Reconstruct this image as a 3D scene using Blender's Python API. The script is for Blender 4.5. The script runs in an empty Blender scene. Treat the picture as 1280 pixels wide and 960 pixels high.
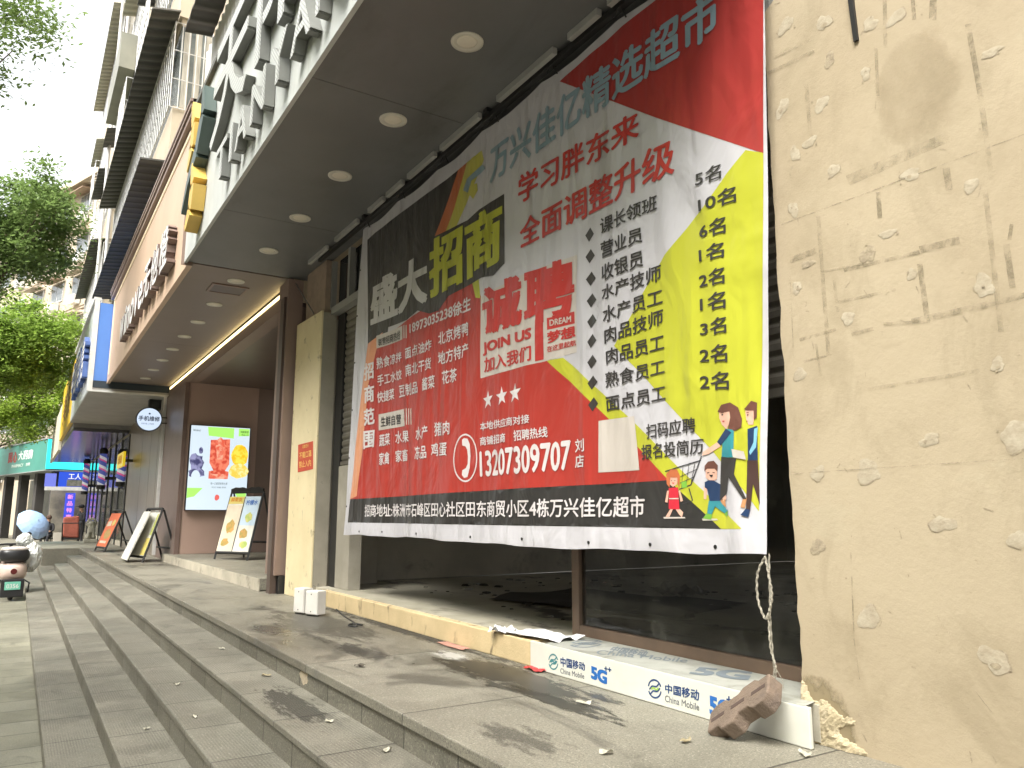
import bpy, bmesh, math, random
from mathutils import Vector, Matrix
from mathutils.geometry import tessellate_polygon
R = math.radians
random.seed(7)
sc = bpy.context.scene
col = sc.collection
# ------------------------------------------------------------------ camera, sky, sun, exposure
cam_d = bpy.data.cameras.new("camera")
cam = bpy.data.objects.new("camera", cam_d); col.objects.link(cam)
cam.location = (0, 0, 1.61)
cam_d.sensor_width = 36; cam_d.lens = 27.03; cam_d.clip_start = .05; cam_d.clip_end = 2000
cam.rotation_euler = (R(90 + 9.75), 0, R(-32.4))
sc.camera = cam
SUN_EL, SUN_AZ = 56, 238          # azimuth clockwise from +Y
w = bpy.data.worlds.new("World"); sc.world = w; w.use_nodes = True
nt = w.node_tree; nt.nodes.clear()
sky = nt.nodes.new('ShaderNodeTexSky'); sky.sky_type = 'NISHITA'; sky.sun_disc = False
sky.sun_elevation = R(SUN_EL); sky.sun_rotation = R(SUN_AZ); sky.air_density = 1.0; sky.dust_density = 5; sky.ozone_density = .6
hs = nt.nodes.new('ShaderNodeHueSaturation'); hs.inputs['Saturation'].default_value = .14; hs.inputs['Value'].default_value = 1.0
bg = nt.nodes.new('ShaderNodeBackground'); bg.inputs['Strength'].default_value = .15
wo = nt.nodes.new('ShaderNodeOutputWorld')
nt.links.new(sky.outputs[0], hs.inputs['Color']); nt.links.new(hs.outputs[0], bg.inputs[0]); nt.links.new(bg.outputs[0], wo.inputs[0])
sd = bpy.data.lights.new("sun", 'SUN'); sd.energy = 1.5; sd.angle = R(35); sd.color = (1, .95, .85)
sun = bpy.data.objects.new("sun", sd); col.objects.link(sun)
_d = Vector((math.sin(R(SUN_AZ)) * math.cos(R(SUN_EL)), math.cos(R(SUN_AZ)) * math.cos(R(SUN_EL)), math.sin(R(SUN_EL))))
sun.rotation_euler = _d.to_track_quat('Z', 'Y').to_euler(); sun.location = (-10, -10, 30)
sc.view_settings.view_transform = 'Standard'; sc.view_settings.look = 'None'
sc.view_settings.exposure = 1.8; sc.view_settings.gamma = 1.0; sc.view_settings.use_curve_mapping = False
sc.cycles.max_bounces = 6; sc.cycles.diffuse_bounces = 4; sc.cycles.transparent_max_bounces = 12

# ------------------------------------------------------------------ materials
def lin(c):
    return tuple((x / 12.92 if x <= .04045 else ((x + .055) / 1.055) ** 2.4) for x in c)
def rgb(r, g, b): return lin((r / 255, g / 255, b / 255))
class NG:
    def __init__(s, m):
        s.nt = m.node_tree; s.n = s.nt.nodes; s.l = s.nt.links
    def node(s, t, **k):
        o = s.n.new(t)
        for a, v in k.items(): setattr(o, a, v)
        return o
    def math(s, op, a, b=None, c=None, clamp=False):
        o = s.n.new('ShaderNodeMath'); o.operation = op; o.use_clamp = clamp
        for i, v in enumerate((a, b, c)):
            if v is None: continue
            if isinstance(v, (int, float)): o.inputs[i].default_value = v
            else: s.l.new(v, o.inputs[i])
        return o.outputs[0]
    def noise(s, vec, scale, detail=4, rough=.6, dist=0):
        o = s.n.new('ShaderNodeTexNoise'); o.inputs['Scale'].default_value = scale; o.inputs['Detail'].default_value = detail
        o.inputs['Roughness'].default_value = rough; o.inputs['Distortion'].default_value = dist
        s.l.new(vec, o.inputs['Vector']); return o.outputs['Fac']
    def ramp(s, fac, lo, hi):
        o = s.n.new('ShaderNodeMapRange'); o.interpolation_type = 'SMOOTHSTEP'
        o.inputs['From Min'].default_value = lo; o.inputs['From Max'].default_value = hi
        s.l.new(fac, o.inputs['Value']); return o.outputs[0]
    def mix(s, fac, a, b, blend='MIX'):
        o = s.n.new('ShaderNodeMix'); o.data_type = 'RGBA'; o.blend_type = blend
        for i, v in ((0, fac), (6, a), (7, b)):
            if isinstance(v, (int, float)): o.inputs[i].default_value = v
            elif isinstance(v, tuple): o.inputs[i].default_value = (*v[:3], 1)
            else: s.l.new(v, o.inputs[i])
        return o.outputs[2]
    def coords(s, stretch=(1, 1, 1), rot=(0, 0, 0), kind='Object'):
        tc = s.n.new('ShaderNodeTexCoord'); mp = s.n.new('ShaderNodeMapping')
        mp.inputs['Scale'].default_value = stretch; mp.inputs['Rotation'].default_value = rot
        s.l.new(tc.outputs[kind], mp.inputs[0]); return mp.outputs[0]
    def bump(s, h, strength=.3, dist=.01, normal=None):
        o = s.n.new('ShaderNodeBump'); o.inputs['Strength'].default_value = strength; o.inputs['Distance'].default_value = dist
        s.l.new(h, o.inputs['Height'])
        if normal is not None: s.l.new(normal, o.inputs['Normal'])
        return o.outputs[0]
def newmat(name):
    m = bpy.data.materials.new(name); m.use_nodes = True
    g = NG(m); g.p = g.n['Principled BSDF']; return m, g
def M(name, c, c2=None, scale=3, rough=.7, metal=0, bump=0, bscale=60, stretch=(1, 1, 1), dirt=None, dirt_lo=.55, dirt_hi=.7, dscale=2, dstretch=(1, 1, 1), emit=None, estr=0, spec=.5, coat=0):
    m, g = newmat(name)
    v = g.coords(stretch)
    if c2 is None: c2 = tuple(x * .82 for x in c)
    colr = g.mix(g.ramp(g.noise(v, scale, 6), .3, .7), c2, c)
    if dirt is not None:
        dv = g.coords(dstretch)
        colr = g.mix(g.ramp(g.noise(dv, dscale, 8, .65, .3), dirt_lo, dirt_hi), colr, dirt)
    g.l.new(colr, g.p.inputs['Base Color'])
    g.p.inputs['Roughness'].default_value = rough; g.p.inputs['Metallic'].default_value = metal
    g.p.inputs['Specular IOR Level'].default_value = spec; g.p.inputs['Coat Weight'].default_value = coat
    if bump: g.l.new(g.bump(g.noise(v, bscale, 6), bump, .01), g.p.inputs['Normal'])
    if emit is not None:
        g.p.inputs['Emission Color'].default_value = (*emit, 1); g.p.inputs['Emission Strength'].default_value = estr
    return m
def flat(name, c, rough=.6, metal=0, emit=None, estr=0):
    m, g = newmat(name); g.p.inputs['Base Color'].default_value = (*c, 1)
    g.p.inputs['Roughness'].default_value = rough; g.p.inputs['Metallic'].default_value = metal
    if emit is not None:
        g.p.inputs['Emission Color'].default_value = (*emit, 1); g.p.inputs['Emission Strength'].default_value = estr
    return m

# ------------------------------------------------------------------ mesh building
class MB:
    def __init__(s): s.v = []; s.f = []; s.m = []
    def add(s, vs, fs, mi=0):
        o = len(s.v); s.v += [tuple(x) for x in vs]; s.f += [tuple(i + o for i in f) for f in fs]; s.m += [mi] * len(fs); return s
    def box(s, x0, x1, y0, y1, z0, z1, mi=0):
        return s.add([(x0, y0, z0), (x1, y0, z0), (x1, y1, z0), (x0, y1, z0), (x0, y0, z1), (x1, y0, z1), (x1, y1, z1), (x0, y1, z1)],
                     [(0, 3, 2, 1), (4, 5, 6, 7), (0, 1, 5, 4), (1, 2, 6, 5), (2, 3, 7, 6), (3, 0, 4, 7)], mi)
    def hexa(s, p, mi=0):   # 8 points, bottom 4 then top 4
        return s.add(p, [(0, 3, 2, 1), (4, 5, 6, 7), (0, 1, 5, 4), (1, 2, 6, 5), (2, 3, 7, 6), (3, 0, 4, 7)], mi)
    def quad(s, a, b, c, d, mi=0): return s.add([a, b, c, d], [(0, 1, 2, 3)], mi)
    def tube(s, pts, r, n=8, mi=0, cap=True):
        pts = [Vector(p) for p in pts]; rs = r if isinstance(r, (list, tuple)) else [r] * len(pts)
        vs = []; up = None
        for i, p in enumerate(pts):
            t = (pts[min(i + 1, len(pts) - 1)] - pts[max(i - 1, 0)])
            if t.length < 1e-9: t = Vector((0, 0, 1))
            t.normalize()
            if up is None: up = Vector((0, 0, 1)) if abs(t.z) < .9 else Vector((1, 0, 0))
            a = t.cross(up)
            if a.length < 1e-6: a = t.cross(Vector((.3, .9, .1)))
            a.normalize(); b = a.cross(t).normalized(); up = b
            for k in range(n):
                q = 2 * math.pi * k / n; vs.append(p + (a * math.cos(q) + b * math.sin(q)) * rs[i])
        fs = [(i * n + k, i * n + (k + 1) % n, (i + 1) * n + (k + 1) % n, (i + 1) * n + k) for i in range(len(pts) - 1) for k in range(n)]
        if cap: fs += [tuple(range(n - 1, -1, -1)), tuple((len(pts) - 1) * n + k for k in range(n))]
        return s.add(vs, fs, mi)
    def bar(s, a, b, w, d=None, mi=0): return s.tube([a, b], [w * .7071] * 2, 4, mi)
    def lathe(s, prof, c=(0, 0, 0), n=20, axis='Z', mi=0):
        vs = []
        for r, z in prof:
            for k in range(n):
                q = 2 * math.pi * k / n; x, y = r * math.cos(q), r * math.sin(q)
                p = (x, y, z) if axis == 'Z' else ((z, x, y) if axis == 'X' else (y, z, x))
                vs.append((p[0] + c[0], p[1] + c[1], p[2] + c[2]))
        fs = [(i * n + k, i * n + (k + 1) % n, (i + 1) * n + (k + 1) % n, (i + 1) * n + k) for i in range(len(prof) - 1) for k in range(n)]
        fs += [tuple(range(n - 1, -1, -1)), tuple((len(prof) - 1) * n + k for k in range(n))]
        return s.add(vs, fs, mi)
    def prism(s, poly, off, mi=0):   # planar 3D polygon extruded by vector off
        n = len(poly); tri = tessellate_polygon([[Vector(p) for p in poly]]); off = Vector(off)
        vs = [Vector(p) for p in poly] + [Vector(p) + off for p in poly]
        fs = [tuple(t) for t in tri] + [tuple(n + i for i in reversed(t)) for t in tri] + [(i, i + n, (i + 1) % n + n, (i + 1) % n) for i in range(n)]
        return s.add(vs, fs, mi)
    def sphere(s, c, r, n=12, mi=0, sx=1, sy=1, sz=1):
        prof = [(max(r * math.sin(math.pi * i / n), 1e-4), -r * math.cos(math.pi * i / n)) for i in range(n + 1)]
        o = len(s.v); s.lathe(prof, (0, 0, 0), n * 2, 'Z', mi)
        for i in range(o, len(s.v)):
            x, y, z = s.v[i]; s.v[i] = (x * sx + c[0], y * sy + c[1], z * sz + c[2])
        return s
    def build(s, name, mats, parent=None, local=False, bevel=0, smooth=False, seg=2):
        me = bpy.data.meshes.new(name)
        vs = s.v
        if parent is not None and not local:
            o = absloc(parent); vs = [(a - o[0], b - o[1], c - o[2]) for a, b, c in vs]
        me.from_pydata(vs, [], s.f); me.update()
        for m in (mats if isinstance(mats, (list, tuple)) else [mats]): me.materials.append(m)
        me.polygons.foreach_set('material_index', s.m)
        bm = bmesh.new(); bm.from_mesh(me); bmesh.ops.recalc_face_normals(bm, faces=bm.faces); bm.to_mesh(me); bm.free()
        if smooth: me.shade_smooth()
        ob = bpy.data.objects.new(name, me); col.objects.link(ob)
        if parent is not None: ob.parent = parent
        if bevel:
            b = ob.modifiers.new('bevel', 'BEVEL'); b.width = bevel; b.segments = seg; b.limit_method = 'ANGLE'; b.angle_limit = R(35); b.harden_normals = False
        return ob
def absloc(o):
    v = Vector(o.location)
    while o.parent is not None: o = o.parent; v += Vector(o.location)
    return v
def tag(o, label, cat, group=None):
    o['label'] = label; o['category'] = cat
    if group: o['group'] = group
    return o
def thing(name, label, cat, loc=(0, 0, 0), rz=0, group=None):
    o = bpy.data.objects.new(name, None); col.objects.link(o); o.empty_display_size = .2
    o.location = loc; o.rotation_euler = (0, 0, rz); return tag(o, label, cat, group)
def struct(o, kind='structure'): o['kind'] = kind; return o
_tc = {}
def text2d(s, depth=0.0):
    k = (s, depth)
    if k in _tc: return _tc[k]
    cu = bpy.data.curves.new('txt', 'FONT'); cu.body = s; cu.size = 1; cu.extrude = depth; cu.resolution_u = 3
    ob = bpy.data.objects.new('txt', cu); col.objects.link(ob)
    dg = bpy.context.evaluated_depsgraph_get(); dg.update()
    me = bpy.data.meshes.new_from_object(ob.evaluated_get(dg))
    vs = [tuple(v.co) for v in me.vertices]; fs = [tuple(p.vertices) for p in me.polygons]
    bpy.data.objects.remove(ob); bpy.data.curves.remove(cu); bpy.data.meshes.remove(me)
    x0 = min(v[0] for v in vs); x1 = max(v[0] for v in vs); y0 = min(v[1] for v in vs); y1 = max(v[1] for v in vs)
    _tc[k] = ([(v[0] - x0, v[1] - y0, v[2]) for v in vs], fs, x1 - x0, y1 - y0); return _tc[k]
def letters(mb, s, quad, normal, eps=.002, bold=.02, depth=0.0, mi=0, disp=None, sub=0):
    """glyphs of s warped to the quad (TL, TR, BR, BL: 3D points); depth is the thickness along normal; bold repeats the glyph with small shifts"""
    vs, fs, W_, H_ = text2d(s, .5 if depth else 0.0)
    TL, TR, BR, BL = [Vector(p) for p in quad]; n = Vector(normal)
    sh = [(0, 0)] if bold < .008 else ([(-bold, 0), (bold, 0), (0, bold * .8), (0, -bold * .8)] if bold < .032 else [(-bold, -bold * .7), (bold, -bold * .7), (bold, bold * .7), (-bold, bold * .7), (0, bold * .5), (0, -bold * .5)])
    for k, (dx, dy) in enumerate(sh):
        if depth: dx *= 1 - .06 * k; dy *= .8 + .07 * k
        pts = []
        for x, y, z in vs:
            u = (x + dx + bold) / (W_ + 2 * bold); v = (y + dy + bold) / (H_ + 2 * bold)
            p = (BL * (1 - u) + BR * u) * (1 - v) + (TL * (1 - u) + TR * u) * v
            pts.append(p + n * (eps + k * (.0012 if depth else .0001) + (z + .5) * depth if depth else eps + k * .0001))
        f2 = fs
        if sub:
            bm = bmesh.new(); bv = [bm.verts.new(p) for p in pts]
            for f in fs:
                try: bm.faces.new([bv[i] for i in f])
                except ValueError: pass
            bmesh.ops.triangulate(bm, faces=bm.faces)
            for _ in range(4):
                es = [e for e in bm.edges if e.calc_length() > sub]
                if not es: break
                bmesh.ops.subdivide_edges(bm, edges=es, cuts=1); bmesh.ops.triangulate(bm, faces=bm.faces)
            bm.verts.index_update(); pts = [v.co.copy() for v in bm.verts]; f2 = [tuple(v.index for v in f.verts) for f in bm.faces]; bm.free()
        if disp: pts = [disp(p) for p in pts]
        mb.add(pts, f2, mi)
# ------------------------------------------------------------------ materials used in several places
def granite(name, slab, grooves=False, tint=(1, 1, 1), off=.0, wet=False):
    m, g = newmat(name); v = g.coords()
    sep = g.node('ShaderNodeSeparateXYZ'); g.l.new(v, sep.inputs[0]); X, Y, Z = sep.outputs
    u = g.math('DIVIDE', g.math('ADD', Y, off), slab); fr = g.math('FRACT', u)
    wn = g.node('ShaderNodeTexWhiteNoise'); wn.noise_dimensions = '1D'; g.l.new(g.math('FLOOR', u), wn.inputs['W'])
    d = g.math('MULTIPLY', g.math('MINIMUM', fr, g.math('SUBTRACT', 1.0, fr)), slab)
    joint = g.math('SUBTRACT', 1.0, g.ramp(d, .0025, .007))
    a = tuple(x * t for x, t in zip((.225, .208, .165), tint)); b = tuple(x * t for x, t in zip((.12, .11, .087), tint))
    big = g.ramp(g.noise(v, 1.3, 8, .65, .4), .3, .72)
    c = g.mix(big, b, a)
    c = g.mix(g.math('MULTIPLY', wn.outputs['Value'], .45), c, (.27, .26, .21))
    sp = g.noise(v, 120, 3, .85); c = g.mix(g.math('MULTIPLY', g.ramp(sp, .5, .62), .7), c, (.045, .044, .038))
    sp2 = g.noise(v, 95, 3, .85); c = g.mix(g.math('MULTIPLY', g.ramp(sp2, .55, .65), .6), c, (.46, .44, .36))
    st = g.noise(g.coords((1.2, .5, 1.2)), 2.6, 9, .7, .8); c = g.mix(g.math('MULTIPLY', g.ramp(st, .56, .7), .55), c, (.05, .048, .038))
    pale = g.noise(g.coords((1, 1, 1), (0, 0, 1.1)), 4.3, 8, .7, .5); c = g.mix(g.math('MULTIPLY', g.ramp(pale, .6, .78), .35), c, (.42, .40, .33))
    h = sp; rough = g.math('ADD', .42, g.math('MULTIPLY', big, .25))
    if wet:
        wt = g.ramp(g.noise(g.coords((1.5, .55, 1)), 1.15, 6, .6, .6), .53, .62)
        c = g.mix(g.math('MULTIPLY', wt, .6), c, (.035, .034, .03)); rough = g.math('SUBTRACT', rough, g.math('MULTIPLY', wt, .2))
    c = g.mix(g.math('MULTIPLY', joint, .85), c, (.025, .024, .02))
    hh = g.math('SUBTRACT', g.math('MULTIPLY', h, .25), joint)
    if grooves:
        gr = g.math('SINE', g.math('MULTIPLY', X, 2 * math.pi / .016)); gr2 = g.math('SINE', g.math('MULTIPLY', Y, 2 * math.pi / .016))
        gg = g.math('MAXIMUM', gr, gr2); wear = g.ramp(g.noise(v, 3.1, 5), .35, .6)
        lo = g.math('MULTIPLY', g.ramp(g.math('MULTIPLY', gg, -1.0), -.6, .4), wear)
        c = g.mix(g.math('MULTIPLY', lo, .55), c, (.05, .05, .042)); hh = g.math('SUBTRACT', hh, g.math('MULTIPLY', lo, .3))
    g.l.new(c, g.p.inputs['Base Color']); g.l.new(rough, g.p.inputs['Roughness'])
    g.l.new(g.bump(hh, .5, .006), g.p.inputs['Normal']); return m
m_tread = granite('granite tread', .68, True)
m_plat = granite('granite platform', 1.36, False, (1.0, .98, .95), .79, True)
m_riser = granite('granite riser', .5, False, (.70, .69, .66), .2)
m_pave = granite('pavement slabs', .42, False, (1.2, 1.25, 1.15))
m_far = granite('far paving', .8, False, (1.1, 1.1, 1.05))
m_road = M('asphalt', (.06, .06, .058), (.045, .045, .044), 8, .85, bump=.4, bscale=120)
m_black = M('black metal', (.018, .018, .018), rough=.45, scale=8)
m_white = M('white paint', (.72, .72, .70), (.6, .6, .57), rough=.5, scale=5)
m_soffit = M('grey soffit panel', (.145, .148, .15), (.122, .125, .127), 1.2, .42, dirt=(.085, .085, .083), dirt_lo=.5, dirt_hi=.8, dscale=1.6, dstretch=(1, .4, 1))
m_brown = M('brown cladding', (.26, .185, .15), (.22, .155, .125), 1.0, .45)
m_brown_d = M('dark brown cladding', (.09, .06, .05), (.07, .05, .04), 1.0, .4)
m_tan = M('tan sign panel', (.56, .41, .30), (.50, .36, .26), 1.0, .5, dirt=(.42, .30, .22), dirt_lo=.6, dirt_hi=.85, dstretch=(1, 1, .2))
m_trim = M('pale trim', (.75, .62, .48), rough=.5)
m_glassdark = M('dark reflective glass', (.02, .022, .022), (.012, .013, .013), 2, .06, spec=.8)
m_interior = M('dark interior plaster', (.50, .46, .37), (.38, .35, .28), 1.5, .9, dirt=(.2, .18, .14), dirt_lo=.55, dirt_hi=.75)
m_cream = M('cream tiles', (.46, .39, .285), (.37, .31, .235), .8, .7, dirt=(.24, .2, .15), dirt_lo=.58, dirt_hi=.75, dstretch=(1, 1, .25), dscale=1.5)
m_cream2 = M('pale plaster', (.50, .43, .32), (.40, .345, .26), .7, .8, dirt=(.26, .22, .165), dirt_lo=.58, dirt_hi=.78, dstretch=(1, 1, .25), dscale=1.2)
m_alu = M('white aluminium', (.62, .62, .60), rough=.4, scale=4)
m_steel = M('brushed steel', (.35, .35, .34), (.25, .25, .25), 3, .35, .8)

# ------------------------------------------------------------------ ground, pavement, steps, platform
mb = MB(); mb.quad((-400, -400, -.16), (400, -400, -.16), (400, 400, -.16), (-400, 400, -.16)); struct(mb.build('ground', M('dusty ground', (.18, .17, .14), rough=.9)))
mb = MB(); mb.quad((-12, -60, -.12), (-4.2, -60, -.12), (-4.2, 120, -.12), (-12, 120, -.12)); struct(mb.build('road', m_road))
mb = MB(); mb.box(-4.2, .29, -25, 31, -.15, 0); struct(mb.build('pavement', m_pave))
mb = MB(); mb.box(-4.35, -4.204, -25, 31, -.15, -.002); struct(mb.build('kerb', m_riser, bevel=.015))
EDGES = [(.29, .15), (.60, .30), (.90, .45), (1.19, .60)]
mb = MB(); ri = MB()
for i, (x, z) in enumerate(EDGES):
    x1 = 1.62 if i == 3 else EDGES[i + 1][0] + .05
    y1 = 23.5 if i < 2 else (22.6 + .9 * (i - 2))
    if i < 2: y1 = 31
    mb.box(x - .012, x1, -9, y1, z - .032, z)
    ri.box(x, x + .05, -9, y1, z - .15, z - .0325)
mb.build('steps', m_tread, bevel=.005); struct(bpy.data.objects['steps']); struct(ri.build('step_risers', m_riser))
mb = MB(); mb.box(1.515, 2.95, -9, 24.5, .70, .75); mb.box(2.6, 3.6, -9, 2.07, .70, .749); struct(mb.build('platform', m_plat, bevel=.006))
plat = bpy.data.objects['platform']
def streak_floor(name, cx, cy, rx, ry, c, lo, hi, sc_, top, z=.7515, rough=.6):
    m, g = newmat(name); v = g.coords(); g.p.inputs['Base Color'].default_value = (*c, 1); g.p.inputs['Roughness'].default_value = rough
    mp = g.node('ShaderNodeMapping'); mp.inputs['Location'].default_value = (-cx / rx, -cy / ry, 0); mp.inputs['Scale'].default_value = (1 / rx, 1 / ry, 0); g.l.new(v, mp.inputs[0])
    ln = g.node('ShaderNodeVectorMath', operation='LENGTH'); g.l.new(mp.outputs[0], ln.inputs[0])
    f = g.ramp(g.math('ADD', ln.outputs['Value'], g.math('MULTIPLY', g.math('SUBTRACT', g.noise(g.coords((1.6, .45, 1)), sc_ * 1.4, 10, .75, .3), .5), 3.4)), hi, lo)
    g.l.new(g.math('MULTIPLY', f, top * .78), g.p.inputs['Alpha'])
    mb = MB(); mb.quad((cx - rx * 1.6, cy - ry * 1.6, z), (cx + rx * 1.6, cy - ry * 1.6, z), (cx + rx * 1.6, cy + ry * 1.6, z), (cx - rx * 1.6, cy + ry * 1.6, z)); o = mb.build('stain', m); o.parent = plat; return o
WETC = (.030, .029, .025)
streak_floor('wet stain', 2.33, 3.75, .20, .75, WETC, .75, 1.0, 5, .75, rough=.3)
streak_floor('wet stain long', 2.22, 3.1, .07, .42, WETC, .7, 1.0, 6, .8, .7519, rough=.3)
streak_floor('damp patch', 2.15, 6.3, .32, 1.0, WETC, .6, 1.1, 3, .5, .7521, rough=.35)
streak_floor('damp patch near', 1.95, 4.9, .12, .35, WETC, .6, 1.0, 5, .5, .7523)
streak_floor('white powder', 2.38, 4.45, .10, .25, (.62, .60, .54), .4, 1.0, 9, .7, .7525, rough=.9)
streak_floor('sill foot grime', 2.55, 5.6, .07, 2.0, (.04, .036, .028), .4, 1.1, 7, .8, .7527, rough=.9)
streak_floor('oil stain', 1.75, 2.7, .12, .3, WETC, .5, 1.0, 6, .45, .7529)
streak_floor('tread stain', 1.36, 4.35, .13, .5, WETC, .6, 1.0, 6, .6, .6016).parent = bpy.data.objects['steps']
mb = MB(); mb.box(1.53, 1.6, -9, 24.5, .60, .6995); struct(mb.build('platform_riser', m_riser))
rb = MB(); pk = random.Random(6); pts = [(1.5285, 4.72 + (.075 + pk.uniform(-.02, .02)) * math.cos(i * math.pi / 8), .672 + (.045 + pk.uniform(-.012, .012)) * math.sin(i * math.pi / 8)) for i in range(16)]
rb.add(pts, [tuple(range(16))]); o = rb.build('chip', M('fresh stone break', (.50, .42, .30), (.36, .30, .22), 30, .95, bump=.8)); o.parent = bpy.data.objects['platform_riser']
mb = MB(); mb.box(.66, 2.9, 24.504, 31.3, .28, .75); struct(mb.build('landing', m_far, bevel=.01))
mb = MB(); mb.box(-14, 16, 31.302, 75, -.1, .40); struct(mb.build('far_pavement', m_far))

# ------------------------------------------------------------------ right wall of plaster
WX = 2.68
def wallmat():
    m, g = newmat('worn cream plaster'); v = g.coords()
    n1 = g.ramp(g.noise(v, .9, 6, .6, .3), .3, .7); c = g.mix(n1, (.36, .292, .195), (.42, .35, .242))
    n2 = g.ramp(g.noise(g.coords((1, 1, .6)), 3.5, 9, .7, .6), .46, .68); c = g.mix(g.math('MULTIPLY', n2, .45), c, (.27, .22, .14))
    n3 = g.ramp(g.noise(v, 1.7, 8, .65, .2), .6, .68); c = g.mix(g.math('MULTIPLY', n3, .5), c, (.43, .37, .26))
    n4 = g.ramp(g.noise(v, 26, 6, .75, .5), .66, .72); c = g.mix(g.math('MULTIPLY', n4, .6), c, (.24, .20, .135))
    sep = g.node('ShaderNodeSeparateXYZ'); g.l.new(v, sep.inputs[0])
    g.l.new(c, g.p.inputs['Base Color']); g.p.inputs['Roughness'].default_value = .75
    hgt = g.math('ADD', g.math('MULTIPLY', g.noise(v, 5, 8, .7), .8), g.math('MULTIPLY', g.noise(v, 60, 4, .7), .2))
    g.l.new(g.bump(hgt, .22, .02), g.p.inputs['Normal']); return m
m_wall = wallmat()
wall = thing('plaster_wall', 'cream plaster wall with chips and old tile grid beside the banner', 'wall', (WX, 0, .75))
mb = MB()
# ragged left edge: a strip profile along z
zs = [.75 + i * .06 for i in range(53)]; rnd = random.Random(3)
ed = [2.08 + rnd.uniform(-.006, .006) + (rnd.random() < .14) * rnd.uniform(-.01, .012) for _ in zs]
poly = [(WX, y, z) for y, z in zip(ed, zs)] + [(WX, 1.9, 3.98), (WX, -8, 4.1), (WX, -8, .75)]
mb.prism(poly, (.32, 0, 0)); mb.build('wall', m_wall, wall)
m_chip = M('pale filler', (.43, .375, .28), (.35, .295, .21), 22, .95, bump=.25, bscale=45)
m_chipd = M('chipped hollow', (.38, .32, .22), (.27, .22, .155), 40, .95, bump=.3)
CH = [([1.959,3.753],[0.03649999999999998,0.03349999999999986]),([1.772,3.658],[0.03299999999999992,0.03200000000000003]),([1.571,3.533],[0.02949999999999997,0.027000000000000135]),([1.467,3.499],[0.03699999999999992,0.026000000000000023]),([1.759,3.478],[0.021499999999999964,0.03149999999999986]),([1.608,3.338],[0.019499999999999962,0.026000000000000023]),([1.811,3.305],[0.033499999999999974,0.02750000000000008]),([2.003,3.379],[0.02849999999999997,0.04049999999999998]),([1.954,3.144],[0.02400000000000002,0.03200000000000003]),([1.88,3.164],[0.03049999999999997,0.02100000000000013]),([1.468,2.858],[0.035499999999999976,0.021500000000000075]),([1.779,2.997],[0.03199999999999992,0.020499999999999963]),([1.98,2.899],[0.02400000000000002,0.031500000000000083]),([1.66,2.605],[0.02650000000000008,0.034499999999999975]),([1.497,2.48],[0.020499999999999963,0.018000000000000016]),([1.256,2.375],[0.03299999999999992,0.03550000000000009]),([1.989,2.555],[0.023499999999999965,0.02400000000000002]),([1.765,2.374],[0.03049999999999997,0.02200000000000002]),([2.001,2.187],[0.031000000000000028,0.023499999999999854]),([1.24,2.101],[0.02200000000000002,0.020999999999999908]),([1.949,1.777],[0.02950000000000008,0.02849999999999997]),([1.731,1.773],[0.04899999999999993,0.039000000000000035]),([1.971,1.489],[0.02949999999999997,0.027999999999999914]),([1.471,1.583],[0.041000000000000036,0.027000000000000024]),([1.773,1.242],[0.04200000000000004,0.040000000000000036]),([1.345,1.157],[0.044499999999999984,0.03749999999999998]),([1.209,1.863],[0.04700000000000004,0.04299999999999993]),([1.238,1.535],[0.026000000000000023,0.02949999999999997]),([1.488,1.873],[0.03649999999999998,0.019499999999999962]),([1.15,3.179],[0.034499999999999975,0.014499999999999957]),([1.262,2.735],[0.02849999999999997,0.01949999999999985]),([1.928,2.642],[0.027000000000000024,0.016999999999999904]),([1.574,2.661],[0.031000000000000028,0.01550000000000007])]
rnd = random.Random(11); md = MB()
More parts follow.
